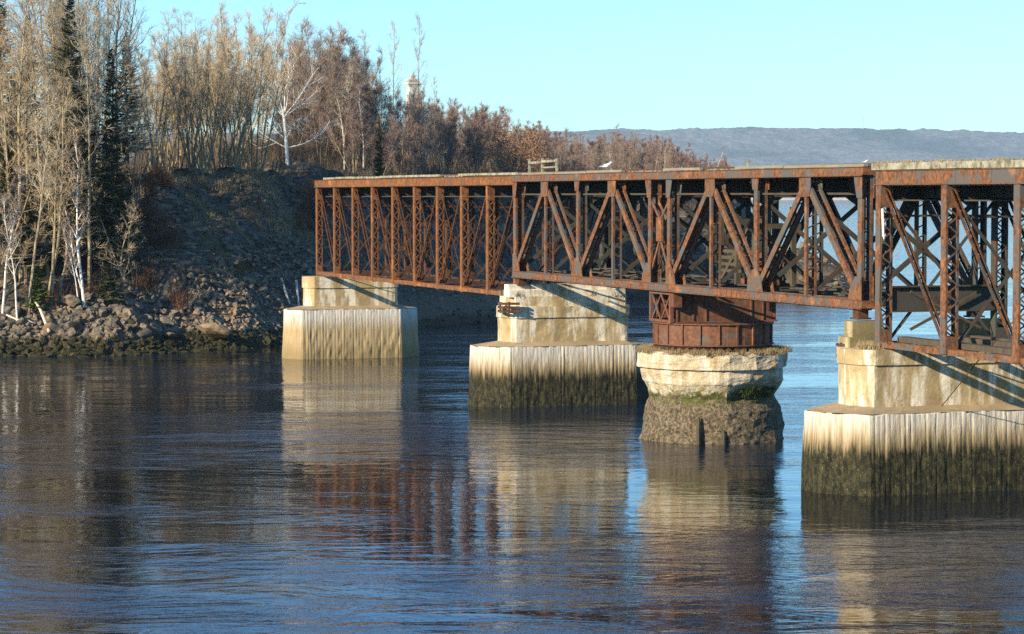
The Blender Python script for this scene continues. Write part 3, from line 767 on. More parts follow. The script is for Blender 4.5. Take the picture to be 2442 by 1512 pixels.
for i, x in enumerate(NX):
    mb = MB(); crossbeam(mb, x, .35, W_-.35, ZT-.06, ZT-1.35)
    for yy, s in ((.35, 1), (W_-.35, -1)):
        mb.poly([(x-.03, yy, ZT-1.35), (x-.03, yy+s*.9, ZT-1.35), (x-.03, yy, ZT-1.95)]); mb.poly([(x+.03, yy, ZT-1.35), (x+.03, yy, ZT-1.95), (x+.03, yy+s*.9, ZT-1.35)])
    nm(mb, 'floor_beam', 'paint_shade_tone', sp2)
    mb = MB(); sway(mb, x, ZT-1.7, ZB+.7, .19); mb.bar((x, .2, ZB+.25), (x, W_-.2, ZB+.25), .2, .3, (1, 0, 0)); nm(mb, 'sway_brace', 'paint_shade_tone', sp2)
mb = MB()
for a, b in zip(NX, NX[1:]):
    for p, q in ((0, W_), (W_, 0)): mb.bar((a, p, ZT-1.2), (b, q, ZT-1.2), .1, .1); mb.bar((a, p, ZB+.2), (b, q, ZB+.2), .12, .09)
nm(mb, 'lateral_bracing', 'paint_shade_tone', sp2)
rr = random.Random(3)
for k in range(90):
    mb = MB()
    x = rr.uniform(.5, 47); y = rr.choice([rr.uniform(.4, 2.2), rr.uniform(3.4, 5.4)]); L = rr.uniform(.8, 2.6); t = rr.gauss(0, .5)
    mb.bar((x, y, ZB+.46+rr.uniform(0, .14)), (x+L*math.cos(t), y+L*math.sin(t)*.5, ZB+.46+rr.uniform(0, .16)), .22, .06)
    nm(mb, 'walkway_board', 'timber_dark', sp2)
nm(ties(.1, 47.8, ZT-.10, 23, .4, W_-.4), 'deck_ties', 'timber', sp2)
guard(sp2, 'timber', .2, 47.7, ZT+.04, 24, (.08, W_-.08), .13)
for y in (2.2, 3.65):
    mb = MB(); mb.box(0, 47.6, y-.03, y+.03, ZT+.13, ZT+.25); nm(mb, 'rail', 'rust_brown', sp2)
# machinery and timber gantry on the middle of the span
mb = MB()
for x in (27, 29.2, 31.4):
    for y in (2.0, 4.2): mb.bar((x, y, ZB+.5), (x+rr.uniform(-.1, .1), y, ZB+4.6), .26, .26)
    mb.bar((x, 1.6, ZB+3.6), (x, 4.6, ZB+3.6), .2, .26)
mb.bar((27, 2, ZB+.6), (31.4, 2, ZB+4.2), .1, .22); mb.bar((31.4, 4.2, ZB+.6), (27, 4.2, ZB+4.2), .1, .22)
for k in range(4): mb.bar((27, 2.0, ZB+1.2+.35*k), (31.6, 2.0, ZB+1.2+.35*k), .05, .16)
nm(mb, 'gantry', 'timber_dark', sp2)
mb = MB()
for x, r_ in ((29.8, .8), (28.2, .45)):
    mb.tube([(x, 3.0, ZB+1.6), (x, 3.2, ZB+1.6)], r_, 20); mb.tube([(x, 2.5, ZB+1.6), (x, 3.7, ZB+1.6)], .1, 8)
mb.box(27.5, 31, 2.6, 3.6, ZB+.5, ZB+.8); nm(mb, 'gear', 'drum', sp2)
# turntable under the span
xm = sw_u; ym = 2.95
def shifted(mb): mb.v = [(x+xm, y+ym, z) for x, y, z in mb.v]; return mb
mb = MB(); ring_prism(mb, 3.22, 5.27, 6.36, 40); ring_prism(mb, 3.36, 6.36, 6.42, 40); ring_prism(mb, 3.36, 5.21, 5.27, 40)
for i in range(20):
    t = 2*math.pi*i/20; c, s = math.cos(t), math.sin(t)
    mb.bar((3.25*c, 3.25*s, 5.28), (3.25*c, 3.25*s, 6.35), .12, .10, (c, s, 0))
nm(shifted(mb), 'turntable_drum', 'drum', sp2)
mb = MB(); ring_prism(mb, 3.30, 4.80, 4.87, 40); ring_prism(mb, 3.2, 5.13, 5.20, 40)
nm(shifted(mb), 'roller_track', 'rust_brown', sp2)
for i in range(44):
    mb = MB(); t = 2*math.pi*i/44; c, s = math.cos(t), math.sin(t)
    mb.tube([(3.02*c, 3.02*s, 5.0), (3.28*c, 3.28*s, 5.0)], .125, 12); mb.tube([(3.28*c, 3.28*s, 5.0), (3.36*c, 3.36*s, 5.0)], .04, 6)
    nm(shifted(mb), 'roller', 'rust_brown', sp2)
mb = MB(); ring_prism(mb, 2.9, 4.87, 5.13, 30); nm(shifted(mb), 'centre_casting', 'paint_shade_tone', sp2)
# loading box between drum and span: plated long faces, laced near end
x0, x1, z0, z1 = 22.45, 25.25, 6.44, 8.1
mb = MB()
for x in (x0, x1): mb.box(x-.02, x+.02, .15, W_+.2, z0+.05, z1)
for x in (x0, x1):
    for y in (.2, 1.15, 1.9, 4.6, 5.3, W_+.12): mb.box(x-.09, x+.09, y-.045, y+.045, z0+.06, z1-.02)
    mb.box(x-.16, x+.16, .1, W_+.25, z0, z0+.06)
mb.box(x0+.1, x1-.1, W_-.02, W_+.02, z0+.05, z1)
nm(mb, 'loading_girder', 'drum', sp2)
mb = MB(); y = -.12
mb.box(x0-.1, x0+.1, y-.1, y+.1, z0, z1); mb.box(x1-.1, x1+.1, y-.1, y+.1, z0, z1); mb.box(x0+.1, x1-.1, y-.09, y+.09, z0, z0+.14); mb.box(x0+.1, x1-.1, y-.09, y+.09, z1-.14, z1-.01)
xm2 = (x0+x1)/2; zm = (z0+z1)/2
for a, b in ((x0+.1, xm2), (xm2, x1-.1)):
    mb.bar((a, y, z0+.12), (b, y, z1-.12), .05, .12); mb.bar((a, y-.03, z1-.12), (b, y-.03, z0+.12), .05, .12)
nm(mb, 'laced_panel', 'drum', sp2)
mb = MB(); mb.box(x1+.1, x1+.5, -.2, .3, 7.3, 8.1)
nm(mb, 'bracket', 'drum', sp2)
# end bearings
for x in (.45, 47.3):
    for y in (0, W_):
        mb = MB(); mb.box(x-.3, x+.3, y-.25, y+.25, 7.74, ZB); mb.box(x-.4, x+.4, y-.35, y+.35, 7.66, 7.74); nm(mb, 'bearing', 'rust_brown', sp2)
# ------------------------------------------------------------ trees
def rdir(rr, d, ang, az=None):
    """direction at angle ang from d"""
    o = d.orthogonal().normalized(); q = d.cross(o); t = rr.uniform(0, 6.283) if az is None else az
    return (d*math.cos(ang) + (o*math.cos(t)+q*math.sin(t))*math.sin(ang)).normalized()
class Tree:
    def __init__(s, seed): s.r = random.Random(seed); s.T = MB(); s.C = MB()
    def limb(s, mb, p, d, L, r0, r1, n, wob, up, k, mi=0):
        pts = [p.copy()]; rad = [r0]
        for i in range(n):
            d = (d + Vector((s.r.gauss(0, wob), s.r.gauss(0, wob), s.r.gauss(0, wob)*.6)) + Vector((0, 0, up))).normalized()
            p = p + d*(L/n); pts.append(p.copy()); rad.append(r0+(r1-r0)*(i+1)/n)
        mb.tube(pts, rad, k, mi, cap=False); return pts, rad
    def twig(s, p, d, L, w, mi=0):
        rr = s.r; q = d.orthogonal().normalized(); t = rr.uniform(0, 6.28); q = (q*math.cos(t)+d.cross(q)*math.sin(t))*w
        m = p+d*(L*.5)+Vector((rr.gauss(0, .06)*L, rr.gauss(0, .06)*L, 0)); e = p+d*L+Vector((rr.gauss(0, .12)*L, rr.gauss(0, .12)*L, .08*L))
        n = len(s.C.v); s.C.v += [tuple(p-q), tuple(p+q), tuple(m+q*.8), tuple(m-q*.8), tuple(e)]
        s.C.f += [(n, n+1, n+2, n+3), (n+3, n+2, n+4)]; s.C.m += [mi, mi]
    def spray(s, pts, t0, cnt, L, ang, w, up=.25, mi=0, sub=2):
        rr = s.r; n = len(pts)-1
        for _ in range(cnt):
            t = (t0+(1-t0)*rr.random())*n; i = min(int(t), n-1); p = pts[i].lerp(pts[i+1], t-i); d = (pts[i+1]-pts[i]).normalized()
            e = (rdir(rr, d, rr.gauss(ang, .18))+Vector((0, 0, up))).normalized(); l = L*rr.uniform(.5, 1.15)
            s.twig(p, e, l, w, mi)
            for _ in range(sub): s.twig(p+e*l*rr.uniform(.25, .8), rdir(rr, e, rr.uniform(.4, .9)), l*rr.uniform(.4, .7), w*.8, mi)
def bare(seed, Ht, r0, first, nb, bl, bang, up, tw, twl, tww=.014, wob=.045, stems=1, fan=.2, nb2=6, top=.015, curve=1.0):
    """bare deciduous tree; slots: crown material 0 twig, 1 bark"""
    t = Tree(seed); rr = t.r
    for sidx in range(stems):
        az = 6.283*sidx/stems+rr.uniform(-.4, .4); a = fan*rr.uniform(.35, 1.1) if stems > 1 else rr.uniform(0, .04)
        d = Vector((math.cos(az)*math.sin(a), math.sin(az)*math.sin(a), math.cos(a))); h = Ht*rr.uniform(.8, 1) if stems > 1 else Ht
        rs = r0*(rr.uniform(.6, 1) if stems > 1 else 1)
        pts, rad = t.limb(t.T, Vector((math.cos(az)*.18*(stems > 1), math.sin(az)*.18*(stems > 1), -.5)), d, h, rs, top, 12, wob, .012, 7)
        for b in range(nb):
            f = first+(1-first)*((b+rr.random())/nb)*.97; x = f*12; i = min(int(x), 11); p = pts[i].lerp(pts[i+1], x-i); dd = (pts[i+1]-pts[i]).normalized()
            L = bl*(1-.72*((f-first)/(1-first))**1.1)*rr.uniform(.55, 1.15); e = rdir(rr, dd, bang*rr.uniform(.7, 1.2))
            rb = max(.012, min(rad[i]*.55, .012+L*.011))
            bp, br = t.limb(t.C, p, e, L, rb, .008, 5, .10*curve, up, 4, 1)
            for c in range(nb2):
                g = rr.uniform(.22, .95)*5; j = min(int(g), 4); q = bp[j].lerp(bp[j+1], g-j); l2 = L*rr.uniform(.25, .5)*(1.1-g/7)
                cp, _ = t.limb(t.C, q, rdir(rr, (bp[j+1]-bp[j]).normalized(), rr.uniform(.45, .9)), l2, max(.008, rb*.4), .005, 3, .12*curve, up*.8, 3, 0)
                t.spray(cp, .1, tw, twl, .6, tww)
            t.spray(bp, .3, tw, twl, .6, tww)
        t.spray(pts, .8, tw*3, twl, .45, tww)
    return t
def spruce(seed, Ht, wid, whorls, nbr, mats_n=0, ragged=.35, low=.08):
    t = Tree(seed); rr = t.r
    pts, rad = t.limb(t.T, Vector((0, 0, -.4)), Vector((0, 0, 1)), Ht+.4, Ht*.012+.04, .015, 8, .008, 0, 7)
    for k in range(whorls):
        f = low+(1-low)*(k+.5)/whorls; z = f*Ht; R_ = wid*(1-f)**.8*(1+.0*k)+.12
        n = nbr if rr.random() > .2 else max(2, nbr//2)
        for b in range(n):
            az = rr.uniform(0, 6.283); L = R_*rr.uniform(1-ragged*1.6, 1.1); sl = -.25+.75*f+rr.gauss(0, .08)
            d = Vector((math.cos(az), math.sin(az), sl)).normalized(); p = Vector((0, 0, z+rr.uniform(-.2, .2)))
            bp, _ = t.limb(t.C, p, d, L, .035*(1-f)+.012, .006, 4, .05, .03, 3, 1)
            m = int(8+L*11); side = d.cross(Vector((0, 0, 1))).normalized()
            for c in range(m):
                g = (.12+.88*(c+rr.random())/m)*4; i = min(int(g), 3); q = bp[i].lerp(bp[i+1], g-i); w = (.22+.30*L)*(1.15-g/4.4)
                s_ = 1 if c % 2 else -1
                e = (side*s_*rr.uniform(.6, 1)+d*rr.uniform(.3, .8)+Vector((0, 0, rr.uniform(-.35, .12)))).normalized()
                o = Vector((rr.gauss(0, .3), rr.gauss(0, .3), 1)).normalized(); wv = e.cross(o)*(.075+.05*rr.random()); l = w*rr.uniform(.6, 1.1)
                a_ = q; b_ = q+e*l*.55; c_ = q+e*l+Vector((0, 0, -.06*l)); nn = len(t.C.v)
                t.C.v += [tuple(a_), tuple(b_+wv), tuple(c_), tuple(b_-wv)]; t.C.f.append((nn, nn+1, nn+2, nn+3)); t.C.m.append(0)
                for _ in range(2):
                    h = q+e*l*rr.uniform(.2, .8); e2 = (e+Vector((rr.gauss(0, .6), rr.gauss(0, .6), rr.uniform(-.6, .2)))).normalized(); w2 = e2.cross(o)*.035; l2 = l*.5; nn = len(t.C.v)
                    t.C.v += [tuple(h-w2), tuple(h+w2), tuple(h+e2*l2)]; t.C.f.append((nn, nn+1, nn+2)); t.C.m.append(0)
    return t
class Proto:
    def __init__(s, name, t, bark, twig, crown='branches'):
        s.name = name; s.crown = crown
        def me(mb, ms, nm_):
            m = bpy.data.meshes.new(nm_); m.from_pydata(mb.v, [], mb.f)
            for x in ms: m.materials.append(M[x])
            m.polygons.foreach_set('material_index', mb.m); m.update(); return m
        s.T = me(t.T, [bark], 'trunk'); s.C = me(t.C, [twig, bark], crown)
    def put(s, x, y, sc_, rz, label, cat='tree', group=None, lean=(0, 0), z=None, sx=1.0):
        r = empty(s.name, (x, y, (H(x, y) if z is None else z)-.05), rz); r.scale = (sc_*sx, sc_*sx, sc_)
        r.rotation_euler = (lean[0], lean[1], rz)
        linkmesh('trunk', s.T, r); linkmesh(s.crown, s.C, r); return tag(r, label, cat, group)
PT = {}
PT['pop'] = [Proto('poplar_tree', bare(10+i, 20, .17, .36, 22, 4.4, .85, .07, 4, .8, .010, wob=.05, nb2=6, curve=1.4), 'bark', 'twig_gold') for i in range(3)]
PT['slim'] = [Proto('poplar_tree', bare(30+i, 18, .13, .46, 20, 3.0, .75, .08, 4, .75, .010, wob=.04, nb2=5, curve=1.3), 'bark', 'twig_tan') for i in range(3)]
PT['fan'] = [Proto('clump_tree', bare(50+i, 15.5, (.12), .42, 9, 2.8, .55, .09, 3, .85, .011, stems=8, fan=.34, nb2=5, wob=.03, curve=1.2), 'bark', 'twig_gold') for i in range(3)]
PT['dusk'] = [Proto('alder_tree', bare(60+i, 13, .10, .28, 17, 3.1, .75, .08, 5, .75, .011, stems=3, fan=.20, nb2=5, curve=1.3), 'bark_dark', 'twig_brown') for i in range(3)]
PT['red'] = [Proto('birch_tree', bare(70+i, 9.5, .075, .20, 16, 2.2, .6, .09, 5, .6, .012, stems=5, fan=.30, nb2=6, curve=1.5), 'bark', 'twig_red') for i in range(3)]
PT['wiry'] = [Proto('gnarled_tree', bare(80+i, 13, .13, .20, 20, 4.4, 1.1, .05, 3, .7, .011, wob=.12, curve=2.2, nb2=5), 'bark', 'twig_gold') for i in range(3)]
PT['white'] = [Proto('white_birch', bare(90+i, 12, .10, .35, 15, 2.4, .6, .08, 4, .6, .010, wob=.06, curve=1.5), 'birch', 'twig_brown') for i in range(2)]
PT['spruce'] = [Proto('spruce_tree', spruce(100+i, 20, 3.5, 56, 8, low=.10+.1*i), 'bark_dark', 'needle', 'crown') for i in range(2)]
fir = Proto('fir_tree', spruce(120, 3.6, 1.5, 16, 8, low=.12), 'bark_dark', 'needle_bright', 'crown')
fird = Proto('fir_tree', spruce(121, 3.0, 1.8, 14, 9, low=.10), 'bark_dark', 'needle', 'crown')

rt = random.Random(21)
def P_(k): return rt.choice(PT[k])
def at(k, px, Y, hgt, base, label, cat='tree', group=None, lean=(0, 0), rz=None, sx=1.0, dx=0):
    """tree whose foot stands at column px, distance Y; hgt its height in metres, base the prototype height"""
    x = PX(px, Y)+dx; s_ = hgt/base
    return P_(k).put(x, Y, s_, rt.uniform(0, 6.28) if rz is None else rz, label, cat, group, lean, sx=sx)

# the solitary white birch beside the top of the slope: built on its own
bt = Tree(5); rr_ = bt.r
def bigbirch():
    t = bt; H_ = 12.4
    pts, rad = t.limb(t.T, Vector((0, 0, -.5)), Vector((.0, 0, 1)), 5.6, .21, .14, 7, .02, 0, 9)
    top = pts[-1]
    # fork into ascending limbs; azimuth 0 is +x (right in the picture)
    spec = [(0, .12, 6.8, .13), (3.14, .55, 6.4, .12), (3.3, .95, 5.6, .085), (.2, .70, 6.2, .10), (1.4, .45, 5.6, .09), (4.6, .4, 6.2, .10), (2.9, .28, 6.2, .08), (-.3, 1.0, 5.0, .07)]
    base = [(top, s_) for s_ in spec] + [(pts[3], (3.14, 1.12, 5.6, .10)), (pts[3], (.05, 1.35, 5.0, .10)), (pts[4], (2.9, .95, 4.6, .07)), (pts[5], (.6, 1.1, 3.6, .06)), (pts[4], (5.1, 1.1, 3.2, .06)), (pts[5], (3.5, 1.5, 3.6, .05))]
    for p, (az, an, L, r) in base:
        d = Vector((math.cos(az)*math.sin(an), math.sin(az)*math.sin(an), math.cos(an)))
        bp, _ = t.limb(t.C, p, d, L, r*.66, .014, 8, .085, .05, 6, 1)
        for c in range(13):
            g = rr_.uniform(.2, .97)*8; j = min(int(g), 7); q = bp[j].lerp(bp[j+1], g-j); l2 = L*rr_.uniform(.18, .42)
            cp, _ = t.limb(t.C, q, rdir(rr_, (bp[j+1]-bp[j]).normalized(), rr_.uniform(.4, .9)), l2, r*.24, .006, 4, .10, .05, 4, 1)
            for _ in range(3):
                g2 = rr_.uniform(.3, 1)*4; j2 = min(int(g2), 3); q2 = cp[j2].lerp(cp[j2+1], g2-j2)
                ep, _ = t.limb(t.C, q2, rdir(rr_, (cp[j2+1]-cp[j2]).normalized(), .6), l2*.5, .012, .005, 3, .1, .03, 3, 1)
                t.spray(ep, .2, 3, .45, .5, .008, .1)
    return Proto('white_birch', t, 'birch', 'twig_tan')
BB = bigbirch()
YB = 268.0; BB.put(PX(687, YB), YB, 1.04, 0, 'large white birch with spreading bare limbs standing at the top of the slope')

# left bank wood
GL = 'bare trees of the left bank wood'
L1 = 'tall bare tan trunk among the trees on the left bank'
L2 = 'wiry crooked bare tree in the wood on the left bank'
for i in range(46):
    px = rt.uniform(-30, 345); Y = rt.uniform(216, 234)+px*.012
    if min(abs(px-172), abs(px-268)) < 30 and Y < 226: Y += 14
    k = rt.choice(['pop', 'slim', 'slim', 'wiry', 'wiry', 'pop'])
    top = 27 if px < 230 else 27-(px-230)*.07
    h = top*rt.uniform(.72, 1.04) if k != 'wiry' else rt.uniform(9, 15)
    at(k, px, Y, h, {'pop': 20, 'slim': 18, 'wiry': 13}[k], L2 if k == 'wiry' else L1, 'tree', GL, lean=(rt.gauss(0, .03), rt.gauss(0, .03)))
for px, Y, h, k, lab, lean in (
    (4, 214.5, 14, 'white', 'slender white birch at the far left edge of the bank', (0, .02)),
    (66, 214.5, 21, 'slim', 'straight pale trunk just above the green fir on the left bank', (0, 0)),
    (118, 216, 19, 'pop', 'pale yellow trunk rising right of the green fir', (0, .03)),
    (142, 216.5, 14, 'wiry', 'crooked tan tree with a bent elbow low on the left bank', (0, .12)),
    (188, 216.5, 8, 'white', 'small thin white birch left of the leaning white birch', (0, -.03)),
    (200, 216, 17, 'white', 'leaning white birch at the right side of the left bank wood', (0, .20)),
    (205, 216.2, 10.5, 'white', 'low white birch fork reaching right over the slope edge', (0, .36)),
    (40, 214, 12, 'white', 'curved white birch near the left edge of the bank', (0, .06)),
    (335, 240, 15, 'wiry', 'thin tan tree bending right at the edge of the slope', (0, .07)),
    (322, 232, 12, 'slim', 'thin shaded trunk at the border of the bare slope', (0, 0))):
    at(k, px, Y, h, {'pop': 20, 'slim': 18, 'wiry': 13, 'white': 12}[k], lab, 'tree', None, lean, rz=rt.choice([0, 3.14]))
for px, Y, h, lab, sx in (
    (172, 222.5, 25.5, 'tallest dark spruce reaching the top of the picture on the left', 1.0),
    (268, 225, 20, 'dark spruce on the right side of the left bank wood', .95),
    (305, 243, 14.5, 'shorter dark spruce at the right edge of the left bank wood', 1.35),
    (215, 228, 14, 'low dark spruce behind the leaning white birch', 1.3),
    (120, 229, 12, 'dark young spruce among the tan trunks of the left bank', 1.4),
    (70, 240, 17, 'broad dark spruce standing deep in the left bank wood', 1.4),
    (150, 242, 20, 'dark spruce behind the tallest spruce', 1.3),
    (8, 238, 20, 'dark spruce cut by the left edge of the picture', 1.2),
    (62, 222, 9, 'small dark spruce behind the bright green fir', 1.7),
    (160, 223, 8, 'small dark spruce low between the tan trunks', 1.7),
    (245, 224, 10, 'dark spruce low to the right of the leaning birch', 1.5),
    (20, 224, 11, 'low dark spruce behind the birches at the left edge', 1.5),
    (35, 231, 14, 'dark spruce behind the trunks at the far left', 1.3),
    (905, 268, 10.6, 'narrow dark spruce among bare trees behind the far truss', .8)):
    P_('spruce').put(PX(px, Y), Y, h/20, rt.uniform(0, 6), lab, 'tree', None, sx=sx)
fir.put(PX(88, 215), 215, 1.15, 1, 'small bright green fir above the boulders on the left bank', 'tree')
fird.put(PX(256, 217.5), 217.5, 1.0, 2, 'low dark green fir at the foot of the left bank wood', 'tree')
# out of view to the left: the wood goes on and shades the slope
for i in range(3):
    x = rt.uniform(-66, -46); y = rt.uniform(206, 222)
    k = rt.choice(['pop', 'slim', 'spruce', 'spruce', 'wiry']); h = rt.uniform(10, 16)
    P_(k).put(x, y, h/{'pop': 20, 'slim': 18, 'spruce': 20, 'wiry': 13}[k], rt.uniform(0, 6), 'tree of the wood beyond the left edge', 'tree', 'trees beyond the left edge')

# wood on the plateau above the slope
GM = 'bare trees of the wood above the slope'
def tops(px): return float(np.interp(px, [300, 340, 400, 480, 640, 720, 800, 850, 900, 955, 1015, 1040, 1060, 1100, 1160, 1220, 1260, 1310, 1340, 1400, 1460, 1500, 1560, 1600, 1650, 1700, 1740],
                                        [110, 85, 35, 10, 8, 25, 25, 90, 170, 222, 222, 222, 225, 230, 240, 255, 280, 278, 300, 298, 292, 305, 318, 322, 350, 368, 362]))
def zt(px, Y): return CAM_H+(468-tops(px))*Y/F_PX
for i in range(12):
    px = 360+i*22+rt.uniform(-14, 14); Y = rt.uniform(250, 262); z = H(PX(px, Y), Y)
    at('fan', px, Y, (zt(px, Y)-z)*rt.uniform(.6, .95), 15, 'fan shaped clump of golden bare stems at the top edge of the slope', 'tree', 'golden clumps above the slope')
for i in range(50):
    px = rt.uniform(335, 900); Y = rt.uniform(266 if px < 600 else 286, 330); z = H(PX(px, Y), Y)
    k = rt.choice(['pop', 'slim', 'fan', 'fan'] if px < 640 else ['dusk', 'red', 'dusk', 'slim', 'dusk'])
    h = (zt(px, Y)-z)*rt.choice([rt.uniform(.6, .85), rt.uniform(.85, 1.06)])
    at(k, px, Y, h, {'pop': 20, 'slim': 18, 'fan': 15, 'dusk': 13, 'red': 9.5}[k], 'bare tree in the dense wood on the plateau behind the solitary birch' if px > 600 else 'bare tree in the dense tan wood above the bare slope', 'tree', GM+(' right' if px > 600 else ''))
for i in range(26):
    px = rt.uniform(760, 1070); Y = rt.uniform(280, 340); z = H(PX(px, Y), Y)
    k = rt.choice(['dusk', 'red', 'dusk', 'slim']); h = (zt(px, Y)-z)*rt.uniform(.6, .98)
    at(k, px, Y, h, {'slim': 18, 'red': 9.5, 'dusk': 13}[k], 'bare grey brown tree between the far truss and the lighthouse', 'tree', 'bare trees near the lighthouse')
for px, Y, tp, lab, lean in ((868, 290, 180, 'leaning pale birch forked high left of the lighthouse', .07), (985, 300, 240, 'pale curved birch in front of the lighthouse', .05), (1052, 305, 335, 'short forked white birch leaning right behind the deck', .16), (822, 285, 210, 'white birch trunk right of the solitary birch', .02)):
    x = PX(px, Y); z = H(x, Y); at('white', px, Y, CAM_H+(468-tp)*Y/F_PX-z, 12, lab, 'tree', None, (0, lean), 0)
for i in range(9):
    px = 950+i*8.5; Y = 300+5*(i % 4); x = PX(px, Y); z = H(x, Y)
    at('dusk', px, Y, CAM_H+(468-rt.uniform(206, 220))*Y/F_PX-z, 13, 'bare grey brown tree hiding the lower part of the lighthouse', 'tree', 'bare trees in front of the lighthouse')
for px, tp, lab in ((940, 45, 'tall thin bare tree left of the lighthouse against the sky'), (1000, 30, 'tallest thin bare tree just right of the lighthouse'), (972, 165, 'lower thin bare tree crossing in front of the lighthouse lantern'), (1022, 178, 'low thin bare tree right beside the lighthouse')):
    Y = 330; x = PX(px, Y); z = H(x, Y); at('slim', px, Y, CAM_H+(468-tp)*Y/F_PX-z, 18, lab, 'tree', None, (0, 0), 0, .75)
for i in range(120):
    px = 1035+i*5.9+rt.uniform(-6, 6); Y = rt.uniform(325, 420)
    if px > 1350: Y = rt.uniform(365, 520)
    x = PX(px, Y)
    z = H(x, Y)
    if z < 5: continue
    k = 'red' if rt.random() < .62 else 'dusk'; h = max(3.0, (zt(px, Y)-z)*rt.uniform(.66, 1.03))
    at(k, px, Y, h, {'red': 9.5, 'dusk': 13}[k], 'reddish bare birch in the low wood behind the middle of the bridge', 'tree', 'low birch wood behind the bridge', sx=rt.uniform(.8, 1.1))
for px, tp in ((1505, 400), (1560, 385), (1630, 392), (1700, 390), (1460, 385), (1585, 402)):
    Y = 372 if px < 1650 else 385; x = PX(px, Y); z = H(x, Y)
    if z > .5: at('white', px, Y, max(4, CAM_H+(468-tp+rt.uniform(20, 60))*Y/F_PX-z), 12, 'thin pale trunk standing in front of the reddish low wood', 'tree', 'pale trunks in the low wood', sx=.8)
# the one tree still in rust coloured leaf
t = bare(140, 6.6, .1, .2, 18, 2.5, .8, .05, 2, .5, .012); rr = t.r
for _ in range(7000):
    a = rr.uniform(0, 6.28); u_ = rr.random()**.5*2.0; z = rr.uniform(1.6, 6.6); lim = math.sqrt(max(0, 1-((z-4.1)/2.6)**2))
    if u_/2.0 > lim: continue
    if float(vnoise(np.array([u_*math.cos(a)*.9]), np.array([u_*math.sin(a)*.9]), z*.9, 3)[0]) < -.15: continue
    c = Vector((u_*math.cos(a), u_*math.sin(a), z)); d = Vector((rr.gauss(0, 1), rr.gauss(0, 1), rr.gauss(0, 1))).normalized(); e = d.orthogonal().normalized()
    nn = len(t.C.v); t.C.v += [tuple(c-e*.04), tuple(c+d*.07), tuple(c+e*.04), tuple(c-d*.06)]; t.C.f.append((nn, nn+1, nn+2, nn+3)); t.C.m.append(0)
YO = 318; ZO = H(PX(1238, YO), YO)
Proto('oak_tree', t, 'bark_dark', 'leaf_rust', 'crown').put(PX(1238, YO), YO, (CAM_H+(468-292)*YO/F_PX-ZO)/6.6, 0, 'oak still holding rust orange leaves in the low wood', 'tree')

# ------------------------------------------------------------ undergrowth: twigs, weeds and brambles, one mass per kind
def brush(name, n, box, mat, label, hmin, hmax, dmin, dmax, seed, test=None, clump=.5, wdt=.018):
    ra = np.random.RandomState(seed); x = ra.uniform(box[0], box[1], n); y = ra.uniform(box[2], box[3], n)
    d = sdist(x, y); keep = (d > dmin) & (d < dmax) & (fbm(x*.35, y*.35, 0, 3, seed) > clump-.5)
    if test is not None: keep &= test(x, y)
    x, y = x[keep], y[keep]; z = height(x, y); n = len(x)
    V = []; 
    k = 9
    x = np.repeat(x, k)+ra.normal(0, .22, n*k); y = np.repeat(y, k)+ra.normal(0, .22, n*k); z = np.repeat(z, k)-.05
    m = len(x); L = ra.uniform(hmin, hmax, m); az = ra.uniform(0, 6.28, m); ln = np.abs(ra.normal(0, .42, m)); 
    dx, dy, dz = np.cos(az)*np.sin(ln)*L, np.sin(az)*np.sin(ln)*L, np.cos(ln)*L
    t = ra.uniform(0, 3.14, m); wx, wy = np.cos(t)*wdt, np.sin(t)*wdt
    A = np.stack([x-wx, y-wy, z], 1); B = np.stack([x+wx, y+wy, z], 1); C = np.stack([x+dx, y+dy, z+dz], 1)
    mid = (A+B)/2*.45+C*.55; e = np.stack([ra.normal(0, .3, m)*L, ra.normal(0, .3, m)*L, ra.uniform(0, .35, m)*L], 1)
    D = mid+np.stack([wx, wy, 0*wx], 1); E = mid-np.stack([wx, wy, 0*wx], 1); G = mid+e
    v = np.stack([A, B, C, D, E, G], 1).reshape(-1, 3); f = np.arange(m)[:, None]*6+np.array([[0, 1, 2]]); g = np.arange(m)[:, None]*6+np.array([[3, 4, 5]])
    f = np.concatenate([f, g]); me = bpy.data.meshes.new(name)
    me.vertices.add(len(v)); me.vertices.foreach_set('co', v.ravel()); me.loops.add(f.size); me.loops.foreach_set('vertex_index', f.ravel().astype(np.int32))
    me.polygons.add(len(f)); me.polygons.foreach_set('loop_start', np.arange(0, f.size, 3, dtype=np.int32)); me.materials.append(mat); me.update(calc_edges=True)
    return tag(linkmesh(name, me), label, 'undergrowth', kind='stuff')
pxo = lambda x, y: 1221+x/y*F_PX
brush('undergrowth', 9000, (-70, -30, 212, 262), M['brush_red'], 'reddish brown brush under the left bank trees', .5, 1.7, 6.5, 70, 5, lambda x, y: pxo(x, y) < 350+20*np.sin(y))
brush('brambles', 12000, (-24, 52, 225, 420), M['brush_brown'], 'brown brambles on the bank behind the trusses', .6, 2.2, 5, 60, 6, lambda x, y: (pxo(x, y) > 715) & (height(x, y) > 3.2) & ~((y < 362) & (x > 33)))
brush('weeds', 7000, (-45, -10, 238, 262), M['brush_brown'], 'brown weeds along the top edge of the slope', .3, 1.3, 28, 60, 7, clump=.35)
brush('thicket', 16000, (-60, 50, 258, 480), M['brush_brown'], 'brown thicket between the trunks of the wood', .8, 3.0, 22, 200, 8, clump=.2, wdt=.022)
brush('dry_grass', 9000, (-36, -13, 222, 262), M['grass'], 'straw coloured dry grass on the slope ledges', .2, .75, 8, 40, 9, clump=.62, wdt=.016)
brush('thorn_growth', 5000, (-34, -24, 216, 240), M['brush_red'], 'dark reddish brush along the left edge of the bare slope', .6, 2.0, 5, 40, 15, lambda x, y: (pxo(x, y) > 320) & (pxo(x, y) < 400+(240-y)*2), clump=.3)
